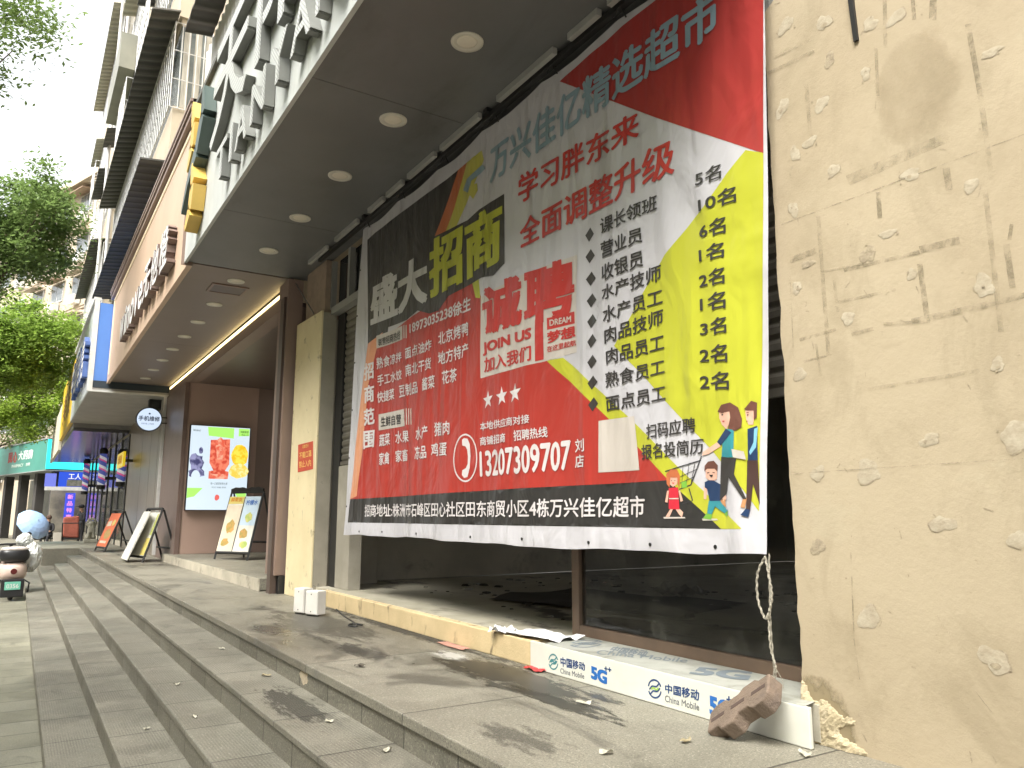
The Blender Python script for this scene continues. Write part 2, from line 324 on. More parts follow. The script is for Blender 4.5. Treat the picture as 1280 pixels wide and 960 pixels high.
for k, ((y, z), (ry, rz)) in enumerate(CH):
    if rz < .004: continue
    n = 26; ph_ = [rnd.uniform(0, 6.28) for _ in range(4)]; th = rnd.uniform(-.6, .6)
    off = [1 + .16 * math.sin(2 * math.pi * i / n * 2 + ph_[0]) + .12 * math.sin(2 * math.pi * i / n * 3 + ph_[1]) + .08 * math.sin(2 * math.pi * i / n * 5 + ph_[2]) + rnd.uniform(-.07, .07) for i in range(n)]
    def ring(f, e, o2=0):
        out = []
        for i in range(n):
            a_ = 2 * math.pi * i / n; u, v_ = ry * f * off[i] * math.cos(a_), rz * f * off[i] * math.sin(a_)
            out.append((WX - e, y + u * math.cos(th) - v_ * math.sin(th) + o2, z + u * math.sin(th) + v_ * math.cos(th) - o2))
        return out
    mb = MB()
    q = [(WX - .0018, y, z)] + ring(.5, .0019) + ring(.85, .0018) + ring(1.05, .0012)
    mb.add(q, [(0, 1 + i, 1 + (i + 1) % n) for i in range(n)] + [(1 + j * n + i, 1 + j * n + (i + 1) % n, 1 + (j + 1) * n + (i + 1) % n, 1 + (j + 1) * n + i) for j in range(2) for i in range(n)])
    mb.build('filler_spot', m_chipd if k % 9 == 4 else m_chip, wall, smooth=True)
    if k % 3 == 1:
        pa = rnd.uniform(0, 6.28); pr = .45 * min(ry, rz); cy, cz = y + .45 * ry * math.cos(pa), z + .45 * rz * math.sin(pa)
        md.add([(WX - .0028, cy + pr * rnd.uniform(.5, 1.3) * math.cos(j * .785), cz + pr * rnd.uniform(.4, 1.0) * math.sin(j * .785)) for j in range(8)], [tuple(range(8))])
    a0 = rnd.randrange(n); m_ = rnd.randrange(5, 11)
    ra, rb = ring(1.0, .0016), ring(1.13, .0012)
    for s_ in range(m_):
        i, j = (a0 + s_) % n, (a0 + s_ + 1) % n; md.quad(ra[i], ra[j], rb[j], rb[i])
    for _ in range(rnd.randrange(0, 3)):
        cy, cz = y + ry * rnd.uniform(-1.3, 1.3), z + rz * rnd.uniform(-1.2, 1.2)
        md.add([(WX - .0026, cy + dx * rnd.uniform(.5, 1.2), cz + dz * rnd.uniform(.5, 1.2)) for dx, dz in ((-.004, -.003), (.005, -.004), (.006, .004), (-.003, .006))], [(0, 1, 2, 3)])
mb = MB(); rnd = random.Random(77)
for _ in range(150):   # nail holes and little nicks
    y, z = rnd.uniform(.6, 2.06), rnd.uniform(.8, 3.9); s_ = rnd.uniform(.0015, .005); a_ = rnd.uniform(0, 3)
    l = s_ * rnd.choice((1, 1, 2.5, 4)); c_, d_2 = math.cos(a_), math.sin(a_)
    md.add([(WX - .001, y + u * c_ - v_ * d_2, z + u * d_2 + v_ * c_) for u, v_ in ((-l, -s_ * .5), (l, -s_ * .4), (l * .8, s_ * .5), (-l * .7, s_ * .6))], [(0, 1, 2, 3)])
md.build('chipped_edges', m_chipd, wall)
def streakmat(name, c, lo, hi, sc_=22, cen=None, rad=None, top=1.0):
    m, g = newmat(name); v = g.coords()
    g.l.new(g.mix(g.noise(v, 9, 4), c, tuple(x * .6 for x in c)), g.p.inputs['Base Color']); g.p.inputs['Roughness'].default_value = .85
    al = g.ramp(g.noise(v, sc_, 8, .7, .4), lo, hi)
    if cen is not None:     # the stain thins out towards its rim
        mp = g.node('ShaderNodeMapping'); mp.inputs['Location'].default_value = tuple(-c_ / r_ for c_, r_ in zip(cen, rad)); mp.inputs['Scale'].default_value = tuple(1 / r_ for r_ in rad); g.l.new(v, mp.inputs[0])
        ln = g.node('ShaderNodeVectorMath', operation='LENGTH'); g.l.new(mp.outputs[0], ln.inputs[0])
        al = g.math('MULTIPLY', al, g.ramp(g.math('ADD', ln.outputs['Value'], g.math('MULTIPLY', g.math('SUBTRACT', g.noise(v, 7, 6, .7), .5), 1.1)), 1.0, .72))
    g.l.new(g.math('MULTIPLY', al, top), g.p.inputs['Alpha']); return m
m_st1 = streakmat('worn adhesive band', (.33, .275, .18), .36, .8, 16); m_st2 = streakmat('faint adhesive band', (.38, .32, .21), .36, .9, 14)
ST_ = [(1,[[1.334,3.509],[1.346,3.417],[1.32,3.401],[1.309,3.492]]),(0.6,[[1.404,3.551],[1.407,3.452],[1.392,3.445],[1.389,3.543]]),(0.4,[[1.511,3.619],[1.526,3.404],[1.511,3.395],[1.495,3.609]]),(0.6,[[1.225,3.327],[1.209,3.043],[1.191,3.038],[1.206,3.321]]),(0.4,[[1.209,3.044],[1.203,2.732],[1.186,2.728],[1.191,3.038]]),(0.3,[[1.227,2.698],[1.226,2.208],[1.209,2.206],[1.21,2.694]]),(0.5,[[1.886,3.433],[1.881,3.185],[1.862,3.178],[1.866,3.425]]),(0.4,[[2.064,3.569],[1.824,3.547],[1.829,3.564],[2.071,3.587]]),(0.4,[[2.026,3.629],[1.832,3.606],[1.836,3.618],[2.03,3.642]]),(0.45,[[1.712,2.906],[1.308,2.922],[1.319,2.963],[1.727,2.953]]),(0.7,[[2.117,2.852],[1.083,2.844],[1.084,2.848],[2.118,2.857]]),(0.7,[[1.765,2.562],[1.459,2.547],[1.461,2.562],[1.768,2.578]]),(0.7,[[1.457,2.55],[1.316,2.542],[1.319,2.569],[1.461,2.577]]),(0.8,[[1.474,2.512],[1.465,2.294],[1.445,2.293],[1.454,2.509]]),(0.6,[[1.989,2.324],[1.819,2.334],[1.822,2.347],[1.992,2.338]]),(0.6,[[1.752,2.299],[1.661,2.303],[1.664,2.318],[1.755,2.315]]),(0.5,[[1.62,2.314],[1.446,2.286],[1.446,2.298],[1.619,2.326]]),(0.8,[[1.511,2.296],[1.211,2.299],[1.213,2.319],[1.514,2.317]]),(0.7,[[1.211,2.299],[1.126,2.303],[1.128,2.322],[1.213,2.319]]),(0.45,[[1.873,2.833],[1.87,2.241],[1.852,2.239],[1.854,2.828]]),(0.9,[[1.607,2.84],[1.609,2.733],[1.59,2.728],[1.588,2.834]]),(0.8,[[1.351,2.834],[1.347,2.748],[1.323,2.742],[1.326,2.828]]),(0.8,[[2.012,2.669],[1.882,2.676],[1.89,2.701],[2.021,2.695]]),(0.8,[[1.183,2.498],[1.178,2.346],[1.159,2.344],[1.163,2.495]]),(0.5,[[1.704,2.075],[1.296,2.084],[1.297,2.098],[1.706,2.09]]),(0.6,[[2.062,1.78],[1.193,1.789],[1.193,1.792],[2.062,1.784]]),(0.6,[[1.828,1.476],[1.842,1.154],[1.836,1.155],[1.823,1.476]]),(0.6,[[1.841,1.154],[1.83,1.014],[1.826,1.015],[1.837,1.155]]),(0.4,[[1.819,2.544],[1.812,2.409],[1.798,2.408],[1.805,2.541]]),(0.4,[[1.866,2.586],[1.679,2.567],[1.68,2.577],[1.868,2.596]]),(0.35,[[1.8,2.441],[1.561,2.433],[1.562,2.445],[1.803,2.454]]),(0.7,[[1.155,2.561],[1.168,2.51],[1.156,2.504],[1.144,2.555]]),(0.5,[[1.518,1.273],[1.46,1.182],[1.456,1.184],[1.514,1.276]]),(0.5,[[1.448,1.09],[1.37,0.994],[1.367,0.996],[1.445,1.092]]),(0.3,[[1.563,3.424],[1.571,3.223],[1.558,3.217],[1.55,3.417]]),(0.5,[[2.02,2.615],[2.028,2.236],[2.022,2.235],[2.015,2.614]]),(0.5,[[1.921,2.3],[1.909,2.166],[1.898,2.166],[1.91,2.299]]),(0.6,[[1.977,2.233],[1.846,2.24],[1.847,2.248],[1.979,2.242]])]
mb = MB()
for k, (a, q) in enumerate(ST_):
    e = .0012 + .0002 * (k % 9)
    mb.quad(*[(WX - e, y, z) for y, z in q], 0 if a > .55 else 1)
mb.build('adhesive_bands', [m_st1, m_st2], wall)
# big darker patch and the black slot
PT = [[1.551,3.366],[1.477,3.393],[1.357,3.342],[1.266,3.228],[1.259,3.1],[1.33,3.011],[1.418,3.004],[1.476,3.046],[1.495,3.12],[1.567,3.188]]; cy, cz = sum(p[0] for p in PT) / len(PT), sum(p[1] for p in PT) / len(PT)
mb = MB(); mb.quad((WX - .0035, cy - .24, cz - .34), (WX - .0035, cy + .24, cz - .34), (WX - .0035, cy + .24, cz + .34), (WX - .0035, cy - .24, cz + .34))
mb.build('stain', streakmat('brown stain', (.40, .315, .19), .1, .9, 5, (0, cy, cz - .75), (1, .17, .24), .34), wall)
mb = MB(); mb.quad((WX - .0008, 1.72, .756), (WX - .0008, 2.076, .756), (WX - .0008, 2.076, 1.08), (WX - .0008, 1.72, 1.08)); mb.build('foot_stain', streakmat('damp stain', (.35, .28, .165), .0, .4, 9, (0, 2.02, .05), (1, .17, .20), .85), wall)
mb = MB(); (y0, z0), (y1, z1) = [[1.632,3.491],[1.641,3.704]]
mb.hexa([(WX - .012, y0 - .009, z0), (WX + .05, y0 - .009, z0), (WX + .05, y0 + .009, z0), (WX - .012, y0 + .009, z0), (WX - .012, y1 - .011, z1), (WX + .05, y1 - .011, z1), (WX + .05, y1 + .011, z1), (WX - .012, y1 + .011, z1)]); mb.build('bracket_slot', m_black, wall)
# eroded yellow plaster at the foot
mb = MB(); ny, nz = 30, 26; rnd = random.Random(5); vs = []
for j in range(nz + 1):
    for i in range(ny + 1):
        y = 2.082 - .30 * i / ny; z = .752 + .26 * j / nz
        d = max(0, 1 - ((2.10 - y) / (.24 + .05 * math.sin(z * 60))) ** 2 - ((z - .75) / (.20 + .03 * math.sin(y * 55))) ** 2)
        vs.append((WX + .0015 - min(.014, d * .03) - (rnd.uniform(0, .006) if d > .04 else -.008), y, z))
mb.add(vs, [(j * (ny + 1) + i, j * (ny + 1) + i + 1, (j + 1) * (ny + 1) + i + 1, (j + 1) * (ny + 1) + i) for j in range(nz) for i in range(ny)])
mb.build('crumbled_plaster', M('crumbling yellow plaster', (.46, .39, .265), (.38, .32, .20), 14, .95, bump=.8, bscale=60, dirt=(.46, .37, .22), dirt_lo=.5, dirt_hi=.7, dscale=7), wall, smooth=False)

# ------------------------------------------------------------------ vacant shop: room, pillar, shutter, frames
shop = thing('vacant_shop', 'dark empty shop unit behind the recruitment banner', 'shop', (2.6, 5, .75))
m_floor = M('dirty concrete floor', (.50, .47, .38), (.36, .33, .26), 1.6, .6, bump=.3, bscale=30, dirt=(.07, .06, .05), dirt_lo=.55, dirt_hi=.66, dscale=1.4, dstretch=(1.3, .7, 1))
mb = MB(); mb.box(2.66, 10.5, 2.0, 8.3, .76, .894); mb.build('floor', m_floor, shop)
mb = MB(); mb.box(3.0, 10.5, 8.3, 8.45, .9, 4.4); mb.box(10.5, 10.7, -3, 8.45, .9, 2.5); mb.box(10.5, 10.7, -3, 2.5, 2.5, 4.4); mb.box(10.5, 10.7, 6.2, 8.45, 2.5, 4.4); mb.box(3.0, 10.5, -3.1, -3, .9, 4.4); mb.box(3.0, 10.5, -3, 8.3, 4.4, 4.5); mb.box(3.0, 10.5, -3, 2.0, .8, .893)  # upper back wall left open, unseen, so that sky brightens the room
mb.build('wall', m_interior, shop)
mb = MB(); mb.box(2.78, 3.35, 8.0, 8.298, .897, 3.75); mb.build('side_wall', M('greyish render', (.38, .35, .28), (.30, .27, .22), 2, .9), shop)
# upper part over the shutter
mb = MB()
for y in (8.05, 7.5, 7.05, 6.3, 5.2, 4.1, 3.0, 2.1): mb.box(2.72, 2.78, y - .03, y + .03, 3.86, 4.42)
mb.box(2.70, 2.79, 2.0, 7.95, 3.78, 3.858); mb.build('transom_frame', M('grey window frame', (.30, .30, .28), rough=.5), shop)
mb = MB(); mb.box(2.80, 2.82, 2.0, 8.0, 3.86, 4.43); mb.build('transom_glass', m_glassdark, shop)
m_shut = M('galvanised shutter', (.20, .185, .15), (.13, .12, .10), 3, .5, .3)
mb = MB(); prof = []
z = 2.17; pts = []
while z < 3.77:
    for dz, dx in ((0, .012), (.02, 0), (.05, 0), (.068, .012)): pts.append((2.795 + dx, z + dz))
    z += .075
for (xa, za), (xb, zb) in zip(pts, pts[1:]): mb.quad((xa, 2.0, za), (xa, 7.72, za), (xb, 7.72, zb), (xb, 2.0, zb))
mb.box(2.785, 2.82, 2.0, 7.72, 2.13, 2.168); mb.build('roller_shutter', m_shut, shop)
mb = MB(); mb.box(2.78, 2.84, 7.73, 7.93, .9, 3.77); mb.build('shutter_track', m_black, shop)
mb = MB(); mb.box(2.775, 2.90, 7.35, 7.725, .9, 2.12); mb.build('door_jamb', M('grey jamb', (.36, .335, .28), (.28, .26, .21), 3, .7), shop)
# glazed screen to the right
m_fr = M('brown aluminium frame', (.17, .115, .08), (.13, .09, .065), 4, .45)
win = MB(); win.box(2.93, 2.99, 3.86, 3.93, .897, 3.7); win.box(2.93, 2.99, 2.07, 3.858, .897, .96); win.build('window_frame', m_fr, shop, bevel=.004)
def glassmat():
    m, g = newmat('dusty shop glass'); v = g.coords()
    g.p.inputs['Base Color'].default_value = (.02, .022, .02, 1); g.p.inputs['Roughness'].default_value = .05
    d = g.ramp(g.noise(v, 3, 8, .7, .3), .45, .8); g.l.new(g.mix(d, (.012, .013, .012), (.15, .15, .125)), g.p.inputs['Base Color'])
    g.l.new(g.math('ADD', .38, g.math('MULTIPLY', d, .22)), g.p.inputs['Alpha']); g.p.inputs['Specular IOR Level'].default_value = .55; return m
mb = MB(); mb.box(2.955, 2.965, 2.07, 3.86, .96, 3.7); mb.build('window_pane', glassmat(), shop)

# concrete pillar
pil = thing('concrete_pillar', 'cream painted concrete pillar with a small red notice', 'pillar', (2.6, 8.4, .75))
m_pil = M('cream pillar paint', (.74, .64, .41), (.66, .56, .34), 2, .75, bump=.3, dirt=(.36, .30, .18), dirt_lo=.58, dirt_hi=.70, dscale=6)
m_pils = M('bare grey pillar side', (.33, .30, .24), (.26, .24, .19), 3, .85, dirt=(.12, .11, .09), dirt_lo=.64, dirt_hi=.7, dscale=6)
mb = MB(); mb.hexa([(2.6, 7.953, .75), (2.622, 7.953, .75), (2.622, 8.85, .75), (2.6, 8.85, .75), (2.6, 7.953, 3.82), (2.622, 7.953, 3.82), (2.622, 8.85, 3.84), (2.6, 8.85, 3.84)]); mb.build('front_render', m_pil, pil, bevel=.006)
mb = MB(); mb.box(2.6225, 2.77, 7.95, 8.86, .75, 3.80); mb.build('shaft', m_pils, pil)
mb = MB(); mb.box(2.66, 2.79, 8.05, 8.72, 3.801, 4.43); mb.build('brick_top', M('old brick', (.36, .27, .20), (.28, .22, .17), 9, .9, bump=.6), pil)
nb = MB(); m_redn = M('faded red paper', (.55, .09, .045), (.48, .07, .04), 6, .8); m_yln = flat('yellow print', (.75, .45, .12))
nb.prism([(2.597, 8.58, 2.40), (2.597, 8.06, 2.40), (2.597, 8.02, 2.10), (2.597, 8.55, 2.09)], (.002, 0, 0))
nt_ = nb.build('notice', m_redn, pil)
nb = MB()
for i, s_ in enumerate(('不戴口罩', '禁止入内')): letters(nb, s_, [(2.597, 8.52, 2.31 - i * .1), (2.597, 8.10, 2.31 - i * .1), (2.597, 8.08, 2.235 - i * .1), (2.597, 8.50, 2.235 - i * .1)], (-1, 0, 0), .001, .02)
letters(nb, '温馨提示', [(2.597, 8.42, 2.385), (2.597, 8.20, 2.385), (2.597, 8.20, 2.345), (2.597, 8.42, 2.345)], (-1, 0, 0), .001, .01)
nb.build('lettering', m_yln, nt_)

mb = MB(); mb.quad((2.5975, 7.956, .755), (2.5975, 8.846, .755), (2.5975, 8.846, 1.5), (2.5975, 7.956, 1.5)); mb.build('grime', streakmat('pillar grime', (.22, .18, .10), .35, .8, 9, (0, 8.4, .0), (1, .7, .55), .6), pil)
mb = MB(); mb.quad((2.597, 8.0, 1.7), (2.597, 8.7, 1.7), (2.597, 8.7, 2.08), (2.597, 8.0, 2.08)); mb.build('scuffs', streakmat('pillar scuffs', (.20, .17, .11), .60, .68, 26, (0, 8.35, 1.15), (1, .35, .2), .75), pil)
# brown post and downpipe between the shops
post = thing('brown_post', 'tall brown clad post between the cafe alcove and the pillar', 'post', (2.55, 9.1, .75))
mb = MB(); mb.box(2.5, 2.68, 8.93, 9.32, .95, 4.42); mb.build('cladding', m_brown, post, bevel=.004)
mb = MB(); mb.box(2.47, 2.54, 8.98, 9.12, .75, 4.2); mb.build('edge_trim', m_brown_d, post)
mb = MB(); mb.box(2.545, 2.7, 8.9, 9.3, .75, .945); mb.build('base', m_black, post)
rod = MB(); rod.tube([(2.58, 8.99, 4.42), (2.62, 8.3, 3.86)], .008, 6); tag(rod.build('metal_rod', m_steel), 'thin metal rod leaning from the soffit onto the pillar top', 'rod')

# ------------------------------------------------------------------ sill with the printed panels
sill = thing('shop_sill', 'worn cream concrete sill along the vacant shop', 'sill', (2.6, 5, .75))
m_sill = M('stained cream sill', (.60, .47, .27), (.50, .39, .22), 3, .85, bump=.3, dirt=(.16, .12, .07), dirt_lo=.56, dirt_hi=.66, dscale=5, dstretch=(1, 1, .3))
m_sillt = M('dusty sill top', (.40, .37, .29), (.30, .28, .21), 3, .7, dirt=(.14, .13, .1), dirt_lo=.55, dirt_hi=.7)
mb = MB(); mb.box(2.595, 2.665, 3.86, 7.60, .75, .893); mb.build('front', m_sill, sill, bevel=.006)
mb = MB(); mb.box(2.667, 2.93, 2.02, 7.6, .8, .8965); mb.build('top', m_sillt, sill)
panel = thing('printed_panel', 'white panel with blue telecom print covering the sill', 'panel', (2.6, 3, .75))
m_pan = M('white film', (.70, .70, .62), (.62, .62, .55), 2.5, .45, dirt=(.40, .39, .33), dirt_lo=.6, dirt_hi=.8, dscale=3)
m_pant = M('scuffed film', (.40, .40, .36), (.32, .33, .29), 3, .6, dirt=(.24, .24, .2), dirt_lo=.5, dirt_hi=.7, dscale=4)
mb = MB(); mb.hexa([(2.575, 1.98, .752), (2.594, 1.98, .752), (2.594, 3.86, .752), (2.575, 3.86, .752), (2.575, 1.98, .9), (2.594, 1.98, .9), (2.594, 3.86, .9), (2.575, 3.86, .9)])
mb.build('front_sheet', m_pan, panel, bevel=.003)
mb = MB(); mb.add([(2.578, 2.0, .9015), (2.925, 2.09, .9015), (2.925, 3.80, .9015), (2.82, 3.80, .9015), (2.578, 3.72, .9015)], [(0, 1, 2, 3, 4)])
mb.build('top_sheet', m_pant, panel)
inks = dict(navyink=flat('navy ink', (.02, .06, .18)), greyink=flat('grey ink', (.12, .13, .15)), blueink=flat('blue ink', (.02, .14, .45)), greenink=flat('green ink', (.35, .55, .10)), fadeink=flat('faded ink', (.17, .20, .22)), tealink=flat('teal ink', (.05, .22, .24)))
for s_, c_, b_, q in [('中国移动','navyink',0.03,[[3.564,0.856],[3.344,0.856],[3.345,0.814],[3.561,0.802]]),('China Mobile','greyink',0.01,[[3.565,0.795],[3.352,0.801],[3.353,0.773],[3.565,0.768]]),('5G','blueink',0.06,[[3.297,0.851],[3.162,0.843],[3.167,0.775],[3.296,0.784]]),('++','navyink',0.04,[[3.186,0.864],[3.13,0.865],[3.131,0.842],[3.187,0.841]]),('中国移动','navyink',0.03,[[2.749,0.855],[2.536,0.866],[2.539,0.818],[2.751,0.814]]),('China Mobile','greyink',0.01,[[2.752,0.805],[2.539,0.808],[2.541,0.778],[2.753,0.776]]),('5G','blueink',0.06,[[2.481,0.857],[2.361,0.852],[2.37,0.774],[2.481,0.775]]),('++','navyink',0.04,[[2.382,0.87],[2.326,0.874],[2.328,0.842],[2.383,0.841]])]:
    mb = MB(); letters(mb, s_, [(2.575, y, z) for y, z in q], (-1, 0, 0), .0012, b_); mb.build('lettering', inks[c_], panel)
def ring_logo(mb, q3, n_, eps, mi=(0, 1)):
    TL, TR, BR, BL = [Vector(p) for p in q3]; nn = Vector(n_) * eps
    P_ = lambda u, v: (BL * (1 - u) + BR * u) * (1 - v) + (TL * (1 - u) + TR * u) * v + nn
    def stroke(pts, w_, m_):
        for (a, b) in zip(pts, pts[1:]):
            d = Vector((b[0] - a[0], b[1] - a[1])); d.normalize(); n2 = Vector((-d.y, d.x)) * w_ / 2
            mb.quad(P_(a[0] + n2.x, a[1] + n2.y), P_(b[0] + n2.x, b[1] + n2.y), P_(b[0] - n2.x, b[1] - n2.y), P_(a[0] - n2.x, a[1] - n2.y), m_)
    arc = lambda r, a0, a1: [(.5 + r * math.cos(a0 + (a1 - a0) * i / 14), .5 + r * math.sin(a0 + (a1 - a0) * i / 14)) for i in range(15)]
    stroke(arc(.46, R(20), R(170)), .09, mi[0]); stroke(arc(.46, R(200), R(350)), .09, mi[0])
    stroke([(.12, .42), (.30, .62), (.62, .62), (.80, .80)], .09, mi[0]); stroke([(.88, .58), (.70, .38), (.38, .38), (.20, .20)], .09, mi[0])
    stroke([(.25, .45), (.40, .56), (.62, .44), (.78, .58)], .10, mi[1])
for k, q in enumerate([[[3.677,0.857],[3.582,0.862],[3.584,0.778],[3.679,0.771]],[[2.864,0.86],[2.77,0.865],[2.774,0.78],[2.868,0.773]]]):
    mb = MB(); ring_logo(mb, [(2.575, y, z) for y, z in q], (-1, 0, 0), .0012); mb.build('logo', [inks['tealink'] if k == 0 else inks['navyink'], inks['tealink'] if k == 0 else inks['greenink']], panel)
for s_, c_, b_, q in [('中国移动','fadeink',0.03,[[2.854,3.441],[2.914,3.222],[2.764,3.094],[2.711,3.322]]),('China Mobile','fadeink',0.01,[[2.699,3.388],[2.925,2.94],[2.834,2.871],[2.609,3.302]]),('5G','fadeink',0.05,[[2.805,2.769],[2.94,2.548],[2.752,2.42],[2.644,2.671]])]: mb = MB(); letters(mb, s_, [(x, y, .9015) for x, y in q], (0, 0, 1), .0012, b_); mb.build('worn_lettering', inks['fadeink'], panel)
mb = MB(); ring_logo(mb, [(x, y, .9015) for x, y in [[2.789,3.729],[2.955,3.641],[2.754,3.443],[2.599,3.541]]], (0, 0, 1), .0012, (0, 0)); mb.build('worn_logo', inks['fadeink'], panel)

# ------------------------------------------------------------------ grey canopy with silver sign
can = thing('grey_canopy', 'deep grey canopy over the vacant shop with a white fascia', 'canopy', (1.34, 5, 4.44))
mb = MB(); SEG = [1.96, 4.6, 7.2, 8.98]
for a, b in zip(SEG, SEG[1:]): mb.box(1.345, 2.74, a + .003, b - .003, 4.44, 4.47)
mb.build('soffit', m_soffit, can)
mb = MB(); mb.box(1.40, 2.74, 1.97, 8.98, 4.475, 6.2); mb.build('core', m_black, can)
m_fas = M('white streaked fascia', (.50, .52, .50), (.42, .44, .43), 1.5, .5, dirt=(.40, .41, .38), dirt_lo=.52, dirt_hi=.75, dscale=3, dstretch=(1, 2.5, .25))
mb = MB(); SEG = [1.94, 3, 4.5, 6, 7.5, 9.0]
for a, b in zip(SEG, SEG[1:]): mb.box(1.33, 1.36, a + .002, b - .002, 4.42, 6.19)
mb.build('fascia', m_fas, can)
mb = MB(); mb.box(1.29, 1.38, 1.92, 9.02, 6.192, 6.25); mb.build('top_trim', M('grey trim', (.12, .12, .11)), can)
def dotmat():
    m, g = newmat('silver dotted letter'); v = g.coords(); sep = g.node('ShaderNodeSeparateXYZ'); g.l.new(v, sep.inputs[0])
    k = 2 * math.pi / .036
    d = g.math('MULTIPLY', g.math('SINE', g.math('MULTIPLY', sep.outputs[1], k)), g.math('SINE', g.math('MULTIPLY', sep.outputs[2], k)))
    g.l.new(g.mix(g.ramp(d, .25, .5), (.50, .51, .49), (.15, .155, .15)), g.p.inputs['Base Color']); g.p.inputs['Roughness'].default_value = .4; return m
m_dot = dotmat(); m_lets = M('grey letter side', (.17, .175, .16), (.13, .135, .125), 4, .5)
def two_tone(mb, s_, q, depth, bold):
    o = len(mb.f); letters(mb, s_, q, (-1, 0, 0), .004, bold, depth)
    xf = min(v[0] for v in mb.v[-1:]) if False else None
    fx = min(v[0] for v in mb.v)
    for i in range(o, len(mb.f)):
        f = mb.f[i]; mb.m[i] = 0 if all(mb.v[j][0] - fx < .02 for j in f) else 1
SG = [('天阳堂', 7.62, -.3, 4.98, 6.12), ]
big_ = [('天', 7.45, 6.0), ('阳', 5.75, 4.3), ('堂', 4.05, 2.5)]
for s_, ya, yb in big_:
    mb = MB(); two_tone(mb, s_, [(1.33, ya, 6.1), (1.33, yb, 6.1), (1.33, yb, 5.05), (1.33, ya, 5.05)], .075, .016); mb.build('sign_letter', [m_dot, m_lets], can)
for s_, ya, yb in zip('TIANYANG', [7.05, 6.5, 6.28, 5.78, 5.25, 4.72, 4.2, 3.72], [6.6, 6.38, 5.88, 5.35, 4.8, 4.28, 3.8, 3.3]):
    mb = MB(); two_tone(mb, s_, [(1.33, ya, 4.92), (1.33, yb, 4.92), (1.33, yb, 4.56), (1.33, ya, 4.58)], .075, .028); mb.build('sign_letter', [m_dot, m_lets], can)
# swirl logo at the far end
def ribbon(mb, pts, wd, x0, x1, mi):
    for (a, wa), (b, wb) in zip(zip(pts, wd), zip(pts[1:], wd[1:])):
        d = Vector((b[0] - a[0], b[1] - a[1])).normalized(); n2 = Vector((-d.y, d.x))
        P_ = [(a[0] + n2.x * wa, a[1] + n2.y * wa), (b[0] + n2.x * wb, b[1] + n2.y * wb), (b[0] - n2.x * wb, b[1] - n2.y * wb), (a[0] - n2.x * wa, a[1] - n2.y * wa)]
        mb.hexa([(x0, *p) for p in P_] + [(x1, *p) for p in P_], mi)
mb = MB(); m_gold = M('gold letter', (.62, .42, .10), rough=.45); m_dgreen = M('dark green letter', (.07, .10, .09), rough=.4)
ribbon(mb, [(8.35, 6.0), (8.2, 5.7), (8.22, 5.45), (8.4, 5.25)], [.04, .1, .1, .03], 1.2, 1.325, 0)
ribbon(mb, [(7.75, 5.9), (7.72, 5.6), (7.95, 5.3), (8.35, 5.1), (8.6, 4.85)], [.05, .1, .09, .06, .03], 1.205, 1.324, 1)
ribbon(mb, [(8.1, 5.2), (7.98, 4.95), (8.05, 4.7), (8.25, 4.55)], [.03, .1, .1, .04], 1.2, 1.325, 0)
mb.build('swirl_emblem', [m_gold, m_dgreen], can)
# rails under the soffit that hold the banner
rail = thing('banner_rail', 'dark metal rail under the soffit that holds the banner top', 'rail', (2.56, 4.5, 4.42))
mb = MB(); mb.box(2.545, 2.585, 1.95, 8.0, 4.372, 4.41); mb.build('tube', m_black, rail)
mb = MB(); rnd = random.Random(4); y = 2.1
while y < 7.7:
    l = rnd.uniform(.25, .7); mb.box(2.50, 2.535, y, y + l, 4.405 - .01, 4.438); y += l + rnd.uniform(.05, .3)
mb.build('bright_strip', M('scratched strip', (.40, .40, .38), rough=.5), rail)
for y in (6.6, 5.9, 5.2, 4.3, 3.5): mb = MB(); mb.box(2.52, 2.575, y, y + .05, 4.405, 4.437); mb.build('bracket', m_black, rail)
# downlights
m_lamp = M('frosted lamp cover', (.72, .68, .58), (.66, .62, .52), 6, .6); m_ringw = M('lamp ring', (.66, .64, .56), rough=.4)
def downlight(x, y, z, r, label, grp):
    t = thing('downlight', label, 'ceiling light', (x, y, z), 0, grp)
    MB().lathe([(r * .8, -.004), (r, -.010), (r * 1.02, -.004), (r * 1.02, .0)], n=28).build('ring', m_ringw, t, True, smooth=True)
    MB().lathe([(r * .80, -.003), (r * .5, -.005), (.001, -.006)], n=28).build('diffuser', m_lamp, t, True, smooth=True)
G1 = ['round downlight of the grey soffit nearest the camera, largest of the row', 'second round downlight of the grey soffit counted from the banner front corner', 'middle one of the five round downlights in the grey soffit', 'fourth round downlight of the grey soffit, next to last towards the cafe', 'farthest round downlight of the grey soffit, beside the cafe canopy']
for y, l in zip([3.72, 4.82, 5.92, 7.02, 8.12], G1): downlight(2.04, y, 4.44, .098, l, 'downlights in the grey soffit')
downlight(2.04, 2.62, 4.44, .098, 'round downlight of the grey soffit above the top edge of the photo', 'downlights in the grey soffit')

